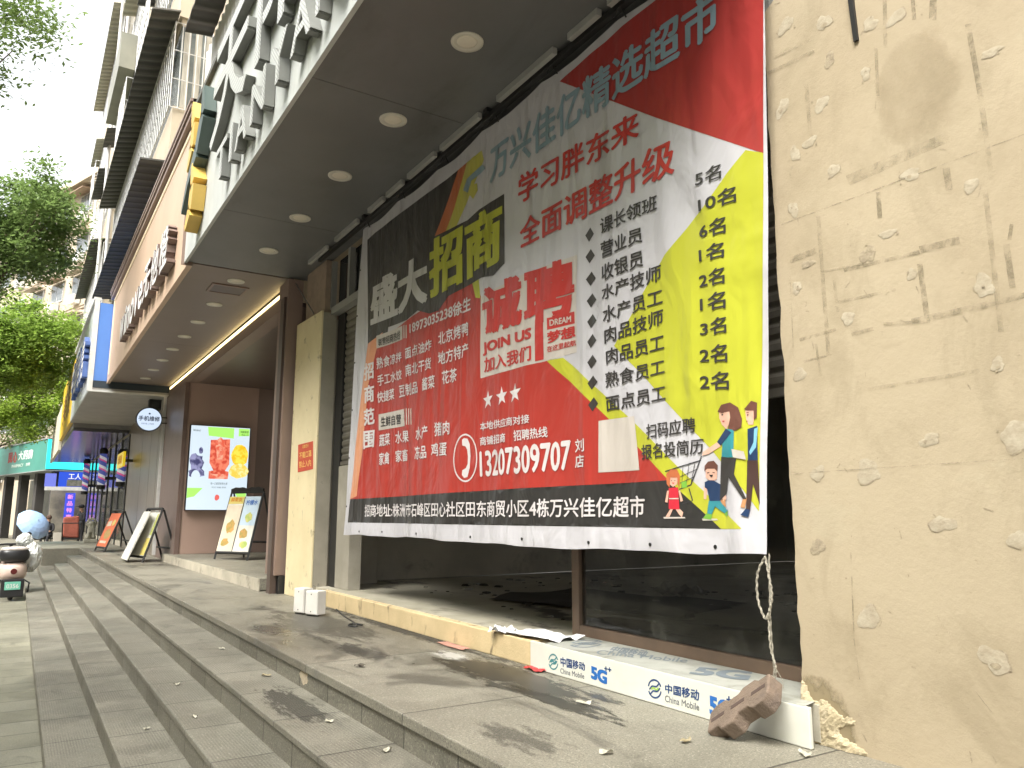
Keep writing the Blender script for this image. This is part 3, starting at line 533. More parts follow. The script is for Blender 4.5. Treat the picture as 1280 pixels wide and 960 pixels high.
# ------------------------------------------------------------------ cafe with tan sign
cafe = thing('cafe_front', 'brown cafe front with tan sign band and deep entrance alcove', 'shop', (1.36, 13.5, .75))
mb = MB()
for a, b in ((9.02, 13.6), (13.6, 18.25)): mb.box(1.385, 2.585, a + .003, b - .003, 4.44, 4.47)
mb.build('soffit', M('brown soffit', (.22, .175, .15), (.20, .16, .135), 1.2, .45), cafe)
mb = MB(); mb.box(1.36, 1.42, 9.0, 18.3, 4.40, 6.38); mb.build('fascia', m_tan, cafe)
mb = MB(); mb.box(1.42, 2.6, 9.02, 18.28, 4.48, 6.3); mb.build('canopy_core', m_brown_d, cafe)
mb = MB(); mb.box(1.30, 1.42, 8.985, 9.0, 4.40, 6.42); mb.box(1.27, 1.46, 8.985, 18.3, 6.382, 6.42); mb.box(1.30, 1.358, 9.0, 18.3, 6.24, 6.30); mb.box(1.28, 1.358, 9.0, 18.3, 6.32, 6.36); mb.build('cornice', m_brown, cafe)
mb = MB(); mb.box(1.345, 1.359, 9.35, 18.0, 6.14, 6.19); mb.box(1.345, 1.359, 17.95, 18.0, 4.55, 6.14); mb.build('bright_edge_strip', M('warm strip', (.8, .68, .5), rough=.4, emit=(1, .8, .5), estr=.1), cafe)
m_letw = M('white letter face', (.80, .80, .80), rough=.4); m_letb = M('brown letter side', (.17, .12, .10), rough=.5)
def sign(parent, chars, y0, y1, z0, z1, x, depth, bold, wts, m1, m2, name='sign_letter'):
    tot = sum(wts); y = y0; step = (y0 - y1) / tot
    for c, w_ in zip(chars, wts):
        ya, yb = y, y - step * w_ * .9
        hb = z0 + (z1 - z0) * (1.0 if c not in 'inovew' else .93)
        if c in 'ovewn': hb = z0 + (z1 - z0) * .80
        mb = MB(); two_tone(mb, c, [(x, ya, hb), (x, yb, hb), (x, yb, z0), (x, ya, z0)], depth, bold); mb.build(name, [m1, m2], parent); y -= step * w_
sign(cafe, 'winove无他橙', 15.1, 9.75, 4.64, 5.2, 1.36, .1, .03, [1.05, .4, .75, .8, .75, .75, 1.15, 1.15, 1.15], m_letw, m_letb)
mb = MB(); mb.box(2.597, 2.625, 9.33, 18.2, 4.37, 4.41); mb.build('light_strip', flat('warm light strip', (.9, .8, .5), emit=(1, .78, .35), estr=1.6), cafe)
mb = MB(); mb.box(2.605, 2.8, 9.33, 18.25, 4.20, 4.369); mb.build('header', m_brown, cafe)
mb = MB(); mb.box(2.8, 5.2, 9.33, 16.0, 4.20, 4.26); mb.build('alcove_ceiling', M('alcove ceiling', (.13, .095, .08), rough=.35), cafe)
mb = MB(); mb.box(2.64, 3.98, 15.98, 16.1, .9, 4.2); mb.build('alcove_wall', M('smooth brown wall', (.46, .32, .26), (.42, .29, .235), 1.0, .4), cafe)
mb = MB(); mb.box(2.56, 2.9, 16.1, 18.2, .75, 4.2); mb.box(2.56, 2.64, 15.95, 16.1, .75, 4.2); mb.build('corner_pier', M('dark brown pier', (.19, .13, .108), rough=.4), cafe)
mb = MB(); mb.box(4.4, 4.5, 9.3, 15.4, .9, 4.2); mb.box(3.98, 4.5, 16.0, 16.12, .9, 4.2); mb.build('back_wall', m_brown, cafe)
mb = MB(); mb.box(2.7, 4.4, 9.32, 9.4, .9, 4.2); mb.build('near_wall', m_brown, cafe)
dr = MB(); dr.box(4.30, 4.36, 14.3, 15.3, .92, 3.6); d_ = dr.build('door', m_brown_d, cafe)
dr = MB(); dr.box(4.286, 4.298, 14.45, 15.15, 1.3, 3.4); dr.build('glass', M('door glass', (.35, .38, .33), (.1, .12, .1), 3, .15), d_)
mb = MB(); mb.box(2.45, 5.2, 9.32, 16.3, .76, .896); mb.box(2.45, 2.6, 16.3, 16.55, .76, .896); mb.build('floor', m_far, cafe, bevel=.006)
mb = MB(); mb.box(2.44, 2.449, 9.32, 16.55, .752, .89); mb.build('sill_front', M('pale stone sill', (.48, .44, .35), (.36, .33, .26), 3, .7, dirt=(.2, .18, .14), dirt_lo=.55, dirt_hi=.7, dscale=5), cafe)
v_ = MB(); v_.box(1.80, 2.18, 9.68, 10.02, 4.430, 4.4385); vt = thing('air_vent', 'rectangular grille vent in the brown soffit', 'vent', (2, 9.85, 4.44))
fr = MB(); fr.box(1.77, 2.21, 9.65, 9.68, 4.425, 4.4395); fr.box(1.77, 2.21, 10.02, 10.05, 4.425, 4.4395); fr.box(1.77, 1.80, 9.68, 10.02, 4.425, 4.4395); fr.box(2.18, 2.21, 9.68, 10.02, 4.425, 4.4395)
fr.build('frame', m_brown, vt); v_.build('grille', m_brown_d, vt)
names = ['nearest', 'second', 'third', 'fourth', 'fifth', 'sixth', 'seventh', 'farthest']
for i, y in enumerate([9.44, 10.68, 11.82, 12.92, 14.04, 15.15, 16.27, 17.40]):
    lab = {0: 'nearest round downlight in the brown soffit, beside the grille vent', 7: 'farthest round downlight in the brown soffit, smallest of its row'}.get(i, '%s round downlight in the brown soffit counted from the grille vent' % names[i])
    downlight(2.0, y, 4.44, .1, lab, 'downlights in the brown soffit')
# light box on the alcove wall
lb = thing('light_box', 'lit menu light box with fruit pictures on the brown alcove wall', 'light box', (3.26, 15.97, 2.5))
mb = MB(); mb.box(2.69, 3.82, 15.86, 15.975, 1.72, 3.36); mb.build('case', m_black, lb)
def em(name, c, s=1.0): return flat(name, tuple(x * .25 for x in c), .3, emit=c, estr=s * .42)
e_bg = em('lit pale blue', rgb(222, 238, 250), .68); e_lime = em('lit lime', rgb(170, 235, 110), .8)
def lit_noise(name, c1, c2, scale, s=.8, lo=.4, hi=.6):
    m, g = newmat(name); v = g.coords(); c = g.mix(g.ramp(g.noise(v, scale, 3, .5, .5), lo, hi), c1, c2)
    g.l.new(c, g.p.inputs['Emission Color']); g.p.inputs['Emission Strength'].default_value = s * .42; g.p.inputs['Base Color'].default_value = (.05, .05, .05, 1); return m
e_blue = lit_noise('lit blueberries', rgb(60, 60, 105), rgb(150, 150, 190), 9); e_red = lit_noise('lit strawberry', rgb(205, 70, 50), rgb(240, 130, 100), 11)
e_red2 = lit_noise('lit strawberry drink', rgb(240, 170, 140), rgb(225, 95, 70), 14); e_yel = lit_noise('lit mango', rgb(250, 190, 30), rgb(255, 225, 80), 10); e_yel2 = lit_noise('lit mango drink', rgb(250, 235, 160), rgb(240, 205, 80), 14)
def LB(u, v, e=0): return (2.69 + 1.13 * u, 15.858 - e, 1.72 + 1.64 * v)
mb = MB(); mb.box(2.70, 3.81, 15.858, 15.8595, 1.73, 3.35); scr = mb.build('screen', e_bg, lb)
def art(polys, mats, parent, name):
    for mi, e, pts in polys:
        mb = MB(); mb.add([LB(u, v, e) for u, v in pts], [tuple(t) for t in tessellate_polygon([[Vector((u, v, 0)) for u, v in pts]])]); mb.build(name, mats[mi], parent)
def blob(cx, cy, rx, ry, n=16, j=.12, seed=1):
    r_ = random.Random(seed); return [(cx + rx * (1 + r_.uniform(-j, j)) * math.cos(2 * math.pi * i / n), cy + ry * (1 + r_.uniform(-j, j)) * math.sin(2 * math.pi * i / n)) for i in range(n)]
art([(1, .001, [(.30, .88), (.72, .86), (.72, .985), (.28, .985)]), (1, .001, [(.80, .89), (.985, .90), (.985, .985), (.80, .985)]), (1, .001, [(.01, .14), (.13, .16), (.26, .26), (.01, .26)]), (1, .001, [(.75, .26), (.985, .26), (.985, .17), (.87, .12)]),
     (2, .002, blob(.13, .56, .11, .12, 18, .15, 2)), (0, .003, blob(.19, .70, .09, .07, 14, .08, 3)), (2, .004, blob(.19, .70, .035, .04, 12, .1, 4)), (2, .003, blob(.13, .43, .13, .06, 16, .2, 5)), (0, .004, blob(.13, .405, .07, .06, 12, .1, 6)),
     (3, .002, [(.34, .83), (.66, .85), (.67, .55), (.60, .46), (.42, .46), (.34, .56)]), (4, .003, [(.42, .82), (.50, .87), (.58, .82), (.55, .6), (.46, .6)]), (4, .002, [(.34, .37), (.66, .37), (.67, .46), (.34, .46)]), (3, .003, blob(.5, .45, .15, .03, 14, .2, 7)),
     (5, .002, blob(.84, .66, .15, .13, 18, .08, 8)), (6, .003, blob(.84, .47, .17, .09, 18, .1, 9))], [e_bg, e_lime, e_blue, e_red, e_red2, e_yel, e_yel2], scr, 'fruit_picture')
mb = MB(); m_ink = flat('grey print', (.10, .13, .10), .5)
def LBt(mb, s_, u0, v0, u1, v1, b=.01): letters(mb, s_, [LB(u0, v1), LB(u1, v1), LB(u1, v0), LB(u0, v0)], (0, -1, 0), .005, b)
LBt(mb, 'WinStival', .04, .925, .16, .95); LBt(mb, '纯鲜果茶', .83, .93, .97, .96); LBt(mb, '新品上市', .85, .90, .97, .92); LBt(mb, '每一口都是新鲜水果', .38, .30, .66, .33, .005); LBt(mb, '现切 现做 现卖', .40, .26, .64, .28, .005)
mb.build('lettering', m_ink, scr)
art([(0, .002, blob(.5, .15, .04, .035, 12, .1, 11))], [em('lit seal red', rgb(235, 110, 100), .7)], scr, 'seal')

# ------------------------------------------------------------------ shops further along
ph = thing('phone_repair_shop', 'phone repair shop with blue sign box beyond the cafe', 'shop', (1.05, 21.5, .75))
m_blue = M('blue sign side', (.10, .25, .66), (.09, .22, .6), 2, .4)
mb = MB(); mb.box(1.10, 2.6, 18.31, 25.0, 4.45, 6.15); mb.build('sign_box', m_blue, ph)
mb = MB(); mb.box(1.10, 2.6, 18.312, 25.0, 4.302, 4.448); mb.build('lower_band', M('dark navy band', (.03, .045, .06)), ph)
mb = MB(); mb.box(1.03, 1.098, 18.31, 25.0, 4.25, 6.2); mb.build('sign_face', M('pale sign face', (.62, .66, .70), rough=.3), ph)
mb = MB(); mb.box(1.0, 1.1, 18.30, 18.308, 4.22, 6.2); mb.box(.98, 1.12, 18.3, 25, 6.202, 6.26); mb.build('sign_frame', m_white, ph)
mb = MB(); mb.box(1.04, 2.6, 18.32, 25.0, 4.22, 4.30); mb.build('soffit', M('light grey soffit', (.36, .35, .33), rough=.5), ph)
mb = MB(); mb.box(1.03, 2.6, 18.29, 18.318, 4.21, 4.25); mb.build('soffit_edge', m_white, ph)
sign(ph, '中国电信', 23.6, 18.9, 4.6, 5.6, 1.03, .1, .03, [1, 1, 1, 1], m_letw, M('blue letter side', (.08, .14, .35)))
mb = MB()
for y0, y1 in ((18.25, 19.3), (19.34, 20.5), (20.54, 22.1), (22.14, 24.9)): mb.box(2.6, 2.7, y0, y1, .75, 4.22)
mb.build('front_panels', M('brown grey panel', (.25, .215, .17), (.2, .17, .135), 1.5, .3, spec=.7), ph)
mb = MB(); mb.box(2.585, 2.598, 18.28, 18.6, .8, 4.0); mb.build('green_poster', M('green poster', (.30, .52, .16), (.55, .62, .42), 4, .5), ph)
mb = MB(); mb.box(2.5, 2.58, 18.22, 18.26, .8, 4.2); mb.build('white_edge', m_white, ph)
mb = MB(); letters(mb, '贴膜换屏回收', [(2.583, 18.5, 3.9), (2.583, 18.36, 3.9), (2.583, 18.36, 1.2), (2.583, 18.5, 1.2)], (-1, 0, 0), .002, .02); mb.build('lettering', m_white, ph)
mb = MB(); mb.box(2.605, 14, 18.3, 40.5, .75, 4.2); mb.build('body', m_interior, ph)

ys = thing('yellow_sign_shop', 'barber shop with yellow sign band and dark mirrored soffit', 'shop', (1.05, 32, .75))
mb = MB(); mb.box(1.03, 1.12, 25.02, 31.9, 4.25, 6.1); mb.build('sign_face', M('yellow sign face', (.75, .50, .03), (.7, .44, .02), 2, .4), ys)
mb = MB(); mb.box(1.12, 2.6, 25.02, 40.2, 4.1, 6.0); mb.build('sign_box', M('grey box', (.25, .25, .25)), ys)
mb = MB(); mb.box(1.03, 1.118, 31.95, 40.2, 3.95, 5.6); mb.build('pale_band', M('cream band', (.60, .56, .44)), ys)
mb = MB()
for i in range(19): mb.box(1.13, 2.56, 25.03 + i * .8, 25.79 + i * .8, 4.0, 4.09)
mb.build('soffit_slats', M('mirrored dark slat', (.14, .14, .15), (.10, .10, .11), 2, .18, .6), ys)
mb = MB(); letters(mb, '美发', [(1.028, 30.5, 5.7), (1.028, 26, 5.7), (1.028, 26, 4.6), (1.028, 30.5, 4.6)], (-1, 0, 0), .003, .02); mb.build('lettering', M('brown print', (.25, .12, .02)), ys)
mb = MB()
for i in range(8): mb.box(2.6, 2.68, 25.05 + i * 1.9, 26.85 + i * 1.9, .9, 3.95)
mb.build('glass_front', M('reflective shop glass', (.08, .09, .085), (.16, .17, .14), 1.2, .08, spec=.9), ys)
for i in range(9): mb = MB(); mb.box(2.57, 2.69, 24.93 + i * 1.9, 25.04 + i * 1.9, .75, 3.98); mb.build('mullion', m_black, ys)
# barber poles
def stripes():
    m, g = newmat('barber stripes'); v = g.coords(); sep = g.node('ShaderNodeSeparateXYZ'); g.l.new(v, sep.inputs[0])
    at = g.math('ARCTAN2', sep.outputs[1], sep.outputs[0])
    t = g.math('FRACT', g.math('ADD', g.math('MULTIPLY', sep.outputs[2], 3.4), g.math('DIVIDE', at, 2 * math.pi)))
    c = g.mix(g.math('GREATER_THAN', t, .33), (.75, .75, .8), (.10, .13, .45)); c = g.mix(g.math('GREATER_THAN', t, .8), c, (.75, .12, .35))
    g.l.new(c, g.p.inputs['Base Color']); g.l.new(c, g.p.inputs['Emission Color']); g.p.inputs['Emission Strength'].default_value = .12; return m
m_bar = stripes()
for (y, x, h, l) in ((28.9, 2.25, 1.25, 'nearest lit barber pole with pink and blue stripes'), (25.9, 2.52, 1.0, 'barber pole with blue stripes behind the nearest lit one, by the yellow plate'), (36.4, 2.25, 1.35, 'farthest barber pole, blue and white, hanging before the cyan sign')):
    t = thing('barber_pole', l, 'barber pole', (x, y, 2.5), 0, 'barber poles on the barber shop front')
    MB().lathe([(.11, .12), (.11, h - .1)], n=16).build('striped_cylinder', m_bar, t, True, smooth=True)
    MB().lathe([(.08, -.02), (.13, 0), (.13, .12)], n=16).build('lower_cap', m_black, t, True)
    MB().lathe([(.13, h - .1), (.13, h + .04), (.08, h + .1)], n=16).build('upper_cap', m_black, t, True)
    b_ = MB(); b_.box(.05, 2.62 - x, -.05, .05, .3, .4); b_.build('bracket', m_black, t, True)
yp = thing('yellow_plate', 'small yellow plate sign fixed to the dark shop glass', 'sign', (2.3, 24.0, 3.1))
mb = MB(); mb.hexa([(2.28, 23.2, 2.95), (2.34, 23.2, 2.95), (2.34, 24.7, 2.95), (2.28, 24.7, 2.95), (2.28, 23.2, 3.34), (2.34, 23.2, 3.34), (2.34, 24.7, 3.34), (2.28, 24.7, 3.34)]); mb.build('panel', em('lit yellow', rgb(250, 215, 40), .45), yp)
mb = MB(); letters(mb, '烟酒', [(2.279, 24.4, 3.27), (2.279, 23.5, 3.27), (2.279, 23.5, 3.03), (2.279, 24.4, 3.03)], (-1, 0, 0), .003, .03); mb.build('lettering', flat('orange print', (.7, .2, .02)), yp)
mb = MB(); mb.box(2.34, 2.62, 23.9, 24.0, 3.1, 3.18); mb.build('bracket', m_black, yp)
# round hanging sign
rs = thing('round_sign', 'round white lit sign reading phone repair on a black ring', 'sign', (2.20, 18.0, 3.65))
MB().lathe([(.26, -.06), (.26, .06)], n=36, axis='Y').build('ring', m_black, rs, True)
mb = MB(); mb.lathe([(.238, -.065), (.238, -.06)], n=36, axis='Y'); fc = mb.build('face', em('lit white face', rgb(205, 222, 245), .75), rs, True)
mb = MB(); letters(mb, '手机维修', [(-.21, -.066, .07), (.21, -.066, .07), (.21, -.066, -.04), (-.21, -.066, -.04)], (0, -1, 0), .002, .03)
letters(mb, '手机专卖 二手回收', [(-.15, -.066, -.08), (.10, -.066, -.08), (.10, -.066, -.115), (-.15, -.066, -.115)], (0, -1, 0), .002, .0)
mb.lathe([(.02, -.069), (.02, -.068)], (0, 0, .12), 10, 'Y'); mb.build('lettering', flat('navy print', (.02, .04, .10)), fc, True)
mb = MB(); mb.tube([(.26, 0, .06), (.42, 0, .06)], .012); mb.tube([(.25, 0, -.06), (.42, 0, -.06)], .012); mb.tube([(.40, 0, -.12), (.40, 0, .16)], .014); mb.build('bracket', m_black, rs, True)
sp = thing('loudspeaker', 'black box loudspeaker hung under the light soffit behind the round sign', 'speaker', (2.42, 19.0, 4.12))
mb = MB(); mb.box(-.13, .13, -.1, .1, -.14, .1); mb.build('cabinet', m_black, sp, True, bevel=.015)
mb = MB(); mb.lathe([(.08, -.105), (.06, -.102), (.001, -.115)], (0, 0, -.03), 18, 'Y'); mb.build('cone', M('speaker cone', (.04, .04, .04)), sp, True)
mb = MB(); mb.tube([(0, 0, .1), (0, 0, .13)], .02); mb.build('bracket', m_black, sp, True)

# far teal shop
def frame_pt(o, a): 
    d = Vector((-math.sin(a), math.cos(a), 0)); n = Vector((-math.cos(a), -math.sin(a), 0)); o = Vector(o)
    return lambda t, u, z: o + d * t + n * u + Vector((0, 0, z - o.z))
teal = thing('teal_shop', 'pharmacy style shop with long teal sign at the street bend', 'shop', (.98, 44, .4))
TF = frame_pt((.98, 44, .4), R(15))
def fbox(mb, F, t0, t1, u0, u1, z0, z1, mi=0): mb.hexa([F(t0, u0, z0), F(t1, u0, z0), F(t1, u1, z0), F(t0, u1, z0), F(t0, u0, z1), F(t1, u0, z1), F(t1, u1, z1), F(t0, u1, z1)], mi)
mb = MB(); fbox(mb, TF, 0, 13, -.12, 0, 3.85, 5.35); mb.build('sign_face', M('teal sign face', (.06, .27, .21), (.05, .23, .18), .8, .4), teal)
mb = MB(); fbox(mb, TF, -.03, 0, -2.6, .02, 3.9, 5.33); mb.build('lit_return', flat('lit cyan', (.05, .5, .5), emit=rgb(30, 240, 235), estr=.42), teal)
mb = MB(); fbox(mb, TF, -.05, 13, -2.6, .03, 3.80, 3.848); fbox(mb, TF, -.05, 13, -2.6, .03, 5.352, 5.42); mb.build('sign_frame', M('grey frame', (.3, .33, .32)), teal)
mb = MB(); fbox(mb, TF, 0.02, 13, -2.6, -.13, 3.85, 5.3); mb.build('sign_core', m_black, teal)
mb = MB(); letters(mb, '大药房', [TF(4.6, 0, 5.0), TF(2.2, 0, 5.0), TF(2.2, 0, 4.5), TF(4.6, 0, 4.5)], TF(0, 1, .4) - TF(0, 0, .4), .01, .03)
letters(mb, 'PHARMACY', [TF(5.6, 0, 4.32), TF(3.6, 0, 4.32), TF(3.6, 0, 4.15), TF(5.6, 0, 4.15)], TF(0, 1, .4) - TF(0, 0, .4), .01, .02)
letters(mb, '连锁', [TF(3.2, 0, 4.32), TF(2.5, 0, 4.32), TF(2.5, 0, 4.15), TF(3.2, 0, 4.15)], TF(0, 1, .4) - TF(0, 0, .4), .01, .02)
mb.build('lettering', flat('white letters', (.7, .8, .72)), teal)
mb = MB(); letters(mb, '民', [TF(6.4, 0, 5.02), TF(5.6, 0, 5.02), TF(5.6, 0, 4.42), TF(6.4, 0, 4.42)], TF(0, 1, .4) - TF(0, 0, .4), .01, .08); letters(mb, '心', [TF(5.5, 0, 5.02), TF(4.8, 0, 5.02), TF(4.8, 0, 4.42), TF(5.5, 0, 4.42)], TF(0, 1, .4) - TF(0, 0, .4), .01, .06); mb.build('red_lettering', flat('red letters', (.35, .05, .04)), teal)
m_colm = M('dark column', (.07, .065, .06))
for t in (.3, 2.9, 5.6, 8.3, 11): mb = MB(); fbox(mb, TF, t, t + .45, -.9, -.5, .4, 3.8); mb.build('column', m_colm, teal)
mb = MB(); fbox(mb, TF, 0, 13, -3.2, -3.0, .4, 3.8); mb.build('front_wall', M('mixed shop front', (.14, .15, .10), (.32, .30, .2), 1.3, .4), teal)
mb = MB(); fbox(mb, TF, 1.1, 2.4, -2.99, -2.9, 3.1, 3.35); mb.build('yellow_lamp_sign', em('lit yellow sign', rgb(240, 215, 50), .7), teal)
mb = MB(); fbox(mb, TF, 4.2, 5.5, -2.5, -2.4, 2.7, 3.3); mb.build('white_panel', m_white, teal)
bs = thing('blue_sign', 'bright blue shop sign with white letters under the cyan canopy', 'sign', (2.1, 43.6, 3.3))
mb = MB(); mb.box(1.55, 2.9, 43.55, 43.7, 3.02, 3.74); mb.build('panel', em('lit blue', rgb(50, 90, 225), .55), bs)
mb = MB(); letters(mb, '工人', [(1.95, 43.55, 3.68), (2.5, 43.55, 3.68), (2.5, 43.55, 3.38), (1.95, 43.55, 3.38)], (0, -1, 0), .005, .03); mb.build('lettering', flat('white print', (.8, .8, .85)), bs)
mb = MB(); mb.box(1.9, 2.9, 43.5, 43.54, 3.05, 3.36); mb.build('lower_strip', M('dark strip', (.09, .09, .07), (.2, .2, .17), 6), bs)
mb = MB(); mb.box(1.0, 3.0, 43.5, 43.75, 2.84, 3.018); mb.build('ledge', m_white, bs)
mb = MB(); mb.box(.98, 1.45, 43.56, 43.7, 3.02, 3.65); p_ = mb.build('violet_screen', em('lit violet', rgb(120, 130, 225), .6), bs)
mb = MB(); mb.box(1.3, 4, 44.2, 44.35, .4, 3.0); mb.box(3, 6, 40.3, 44.3, .4, 8); mb.build('shop_wall', M('dim shop front', (.30, .27, .21), (.16, .15, .12), 2, .6), bs)
ls = thing('led_banner_sign', 'tall violet blue lit panel with pink text beneath the blue sign', 'sign', (2.1, 43.4, 2.2))
mb = MB(); mb.box(1.9, 2.32, 43.38, 43.44, 1.35, 2.72); mb.build('panel', em('lit violet blue', rgb(70, 85, 225), .65), ls)
mb = MB()
for i, c in enumerate('新品特惠'): letters(mb, c, [(1.99, 43.38, 2.65 - i * .32), (2.23, 43.38, 2.65 - i * .32), (2.23, 43.38, 2.42 - i * .32), (1.99, 43.38, 2.42 - i * .32)], (0, -1, 0), .004, .04)
mb.build('lettering', em('lit pink', rgb(235, 150, 225), .7), ls)
mb = MB(); mb.tube([(2.1, 43.41, .4), (2.1, 43.41, 1.35)], .04); mb.build('stand', m_steel, ls)

# ------------------------------------------------------------------ apartment block above the shops
apt = thing('apartment_block', 'cream apartment block over the shops with caged balconies and dark awnings', 'building', (2.4, 18, 6.4))
mb = MB(); mb.box(2.45, 12, -6, 40, 6.3, 24.5); mb.build('wall', m_cream, apt)
def corr(name, c, c2):
    m, g = newmat(name); v = g.coords(); sep = g.node('ShaderNodeSeparateXYZ'); g.l.new(v, sep.inputs[0])
    s_ = g.math('SINE', g.math('MULTIPLY', sep.outputs[1], 2 * math.pi / .32)); n = g.noise(v, 2.5, 6)
    g.l.new(g.mix(g.ramp(g.math('ADD', s_, g.math('MULTIPLY', n, 1.0)), -.3, 1.6), c, c2), g.p.inputs['Base Color']); g.p.inputs['Roughness'].default_value = .6
    g.l.new(g.bump(s_, .8, .05), g.p.inputs['Normal']); return m
m_awn = corr('rusty corrugated awning', (.06, .058, .05), (.11, .105, .09)); m_awl = corr('glare-washed corrugated awning', (.46, .43, .34), (.60, .56, .44))  # second, pale copy: washed-out glare of the upper floors put into the colour
def awning(y0, y1, z, xo=1.28, xi=1.78, mat=None, drop=.12):
    mb = MB(); n = max(4, int((y1 - y0) / .16)); vs = []
    for i in range(n + 1):
        y = y0 + (y1 - y0) * i / n; dz = .018 * math.sin(i * math.pi)
        q = .02 * (1 if i % 2 else -1)
        vs += [(xo, y, z - drop + q), (xi, y, z + q), (xi, y, z + .03 + q), (xo, y, z - drop + .03 + q)]
    for i in range(n):
        a, b = 4 * i, 4 * (i + 1)
        mb.add([], []); 
        mb.f += [(a, a + 1, b + 1, b), (a + 2, a + 3, b + 3, b + 2), (a, b, b + 3, a + 3)]; mb.m += [0, 0, 0]
    mb.v = vs; mb.f += [(0, 3, 2, 1), (4 * n, 4 * n + 1, 4 * n + 2, 4 * n + 3)]; mb.m += [0, 0]
    return mb.build('awning', mat or m_awn, apt)
def cage(xa, xb, ya, yb, z0, z1, faces=('end', 'front')):
    mb = MB(); r = .011
    if 'end' in faces:
        for i in range(6): x = xa + (xb - xa) * i / 5; mb.tube([(x, ya, z0), (x, ya, z1)], r, 5)
        for i in range(4): z = z0 + (z1 - z0) * i / 3; mb.tube([(xa, ya, z), (xb, ya, z)], r, 5)
    if 'front' in faces:
        n = int((yb - ya) / .3)
        for i in range(n + 1): y = ya + (yb - ya) * i / n; mb.tube([(xa, y, z0), (xa, y, z1)], r, 4)
        for i in range(4): z = z0 + (z1 - z0) * i / 3; mb.tube([(xa, ya, z), (xa, yb, z)], r, 4)
    return mb.build('window_cage', m_alu, apt)
m_wglass = M('window glass', (.10, .12, .12), (.22, .24, .23), 1.5, .1, spec=.8); m_curt = M('pale curtain', (.55, .52, .44), (.35, .33, .28), 7, .8, stretch=(3, 3, .3))
def window(x, y0, y1, z0, z1):
    mb = MB(); mb.box(x - .03, x + .02, y0, y1, z0, z0 + .05); mb.box(x - .03, x + .02, y0, y1, z1 - .05, z1)
    n = 3
    for i in range(n + 1): y = y0 + (y1 - y0 - .05) * i / n; mb.box(x - .03, x + .02, y, y + .05, z0 + .05, z1 - .05)
    f = mb.build('window', m_alu, apt); g_ = MB(); g_.box(x - .012, x + .012, y0 + .05, y1 - .05, z0 + .05, z1 - .05); g_.build('pane', m_wglass, f)
FL = [6.4, 8.1, 11.1, 14.1, 17.1, 20.1, 23.1]
for (ya, yb, xf) in ((14.75, 26.0, 1.78), (29.0, 38.0, 1.74)):
    mb = MB()
    for k in range(1, len(FL) - 1):
        mb.box(xf, 2.45, ya, yb, FL[k] + .02, FL[k] + 1.15)
    mb.build('balcony_parapet', m_cream2, apt)
    mb = MB()
    for k in range(1, len(FL) - 1): mb.box(xf + .05, 2.45, ya + .05, yb - .05, FL[k] - .14, FL[k] + .018)
    mb.build('balcony_slab', m_cream, apt)
    for k in range(1, len(FL) - 1):
        z0, z1 = FL[k] + 1.16, FL[k + 1] - .15
        gl = MB(); gl.box(xf + .06, 2.40, ya + .06, ya + .08, z0, z1); gl.box(xf + .06, xf + .08, ya + .08, yb, z0, z1); gl.build('balcony_glazing', m_wglass, apt)
        cu = MB()
        for i in range(3): cu.box(xf + .12 + i * .2, xf + .24 + i * .2, ya + .052, ya + .058, z0 + .02, z1 - .05)
        cu.build('curtain', m_curt, apt)
        cage(xf - .06, 2.4, ya - .03, yb, z0 - .06, z1)
        if (ya < 20 and k > 1) or (ya > 20 and k not in (1, 4)): continue
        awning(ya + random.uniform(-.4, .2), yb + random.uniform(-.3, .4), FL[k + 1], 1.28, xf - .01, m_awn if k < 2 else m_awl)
awning(14.4, 25.2, 7.98, 1.28, 1.78, m_awn, .06)
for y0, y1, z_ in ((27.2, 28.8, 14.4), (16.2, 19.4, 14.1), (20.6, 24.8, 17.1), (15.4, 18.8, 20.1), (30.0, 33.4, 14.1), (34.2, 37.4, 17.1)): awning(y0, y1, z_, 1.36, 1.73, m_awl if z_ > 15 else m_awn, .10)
for y0, y1, z_ in ((21.2, 23.0, 11.75), (16.6, 18.6, 11.6), (30.4, 32.0, 11.6), (33.6, 35.8, 14.5)):   # caged boxes hung outside the parapets
    mb = MB(); n_ = int((y1 - y0) / .25)
    for i in range(n_ + 1): y = y0 + (y1 - y0) * i / n_; mb.tube([(1.40, y, z_), (1.40, y, z_ + 1.3)], .012, 4); mb.tube([(1.40, y, z_), (1.74, y, z_)], .012, 4)
    for zz in (z_, z_ + .65, z_ + 1.3): mb.tube([(1.40, y0, zz), (1.40, y1, zz)], .014, 4); mb.tube([(1.40, y0, zz), (1.74, y0, zz)], .014, 4); mb.tube([(1.40, y1, zz), (1.74, y1, zz)], .014, 4)
    mb.build('window_cage', m_alu, apt)
mb = MB(); mb.box(1.80, 2.45, 14.6, 26, 6.5, 7.9); mb.build('balcony_parapet', m_cream, apt)
mb = MB(); mb.box(1.30, 1.72, 23.2, 27.1, 14.4, 15.5); mb.build('box_balcony', M('greenish tile', (.24, .24, .19), (.19, .19, .15), 1, .5), apt)
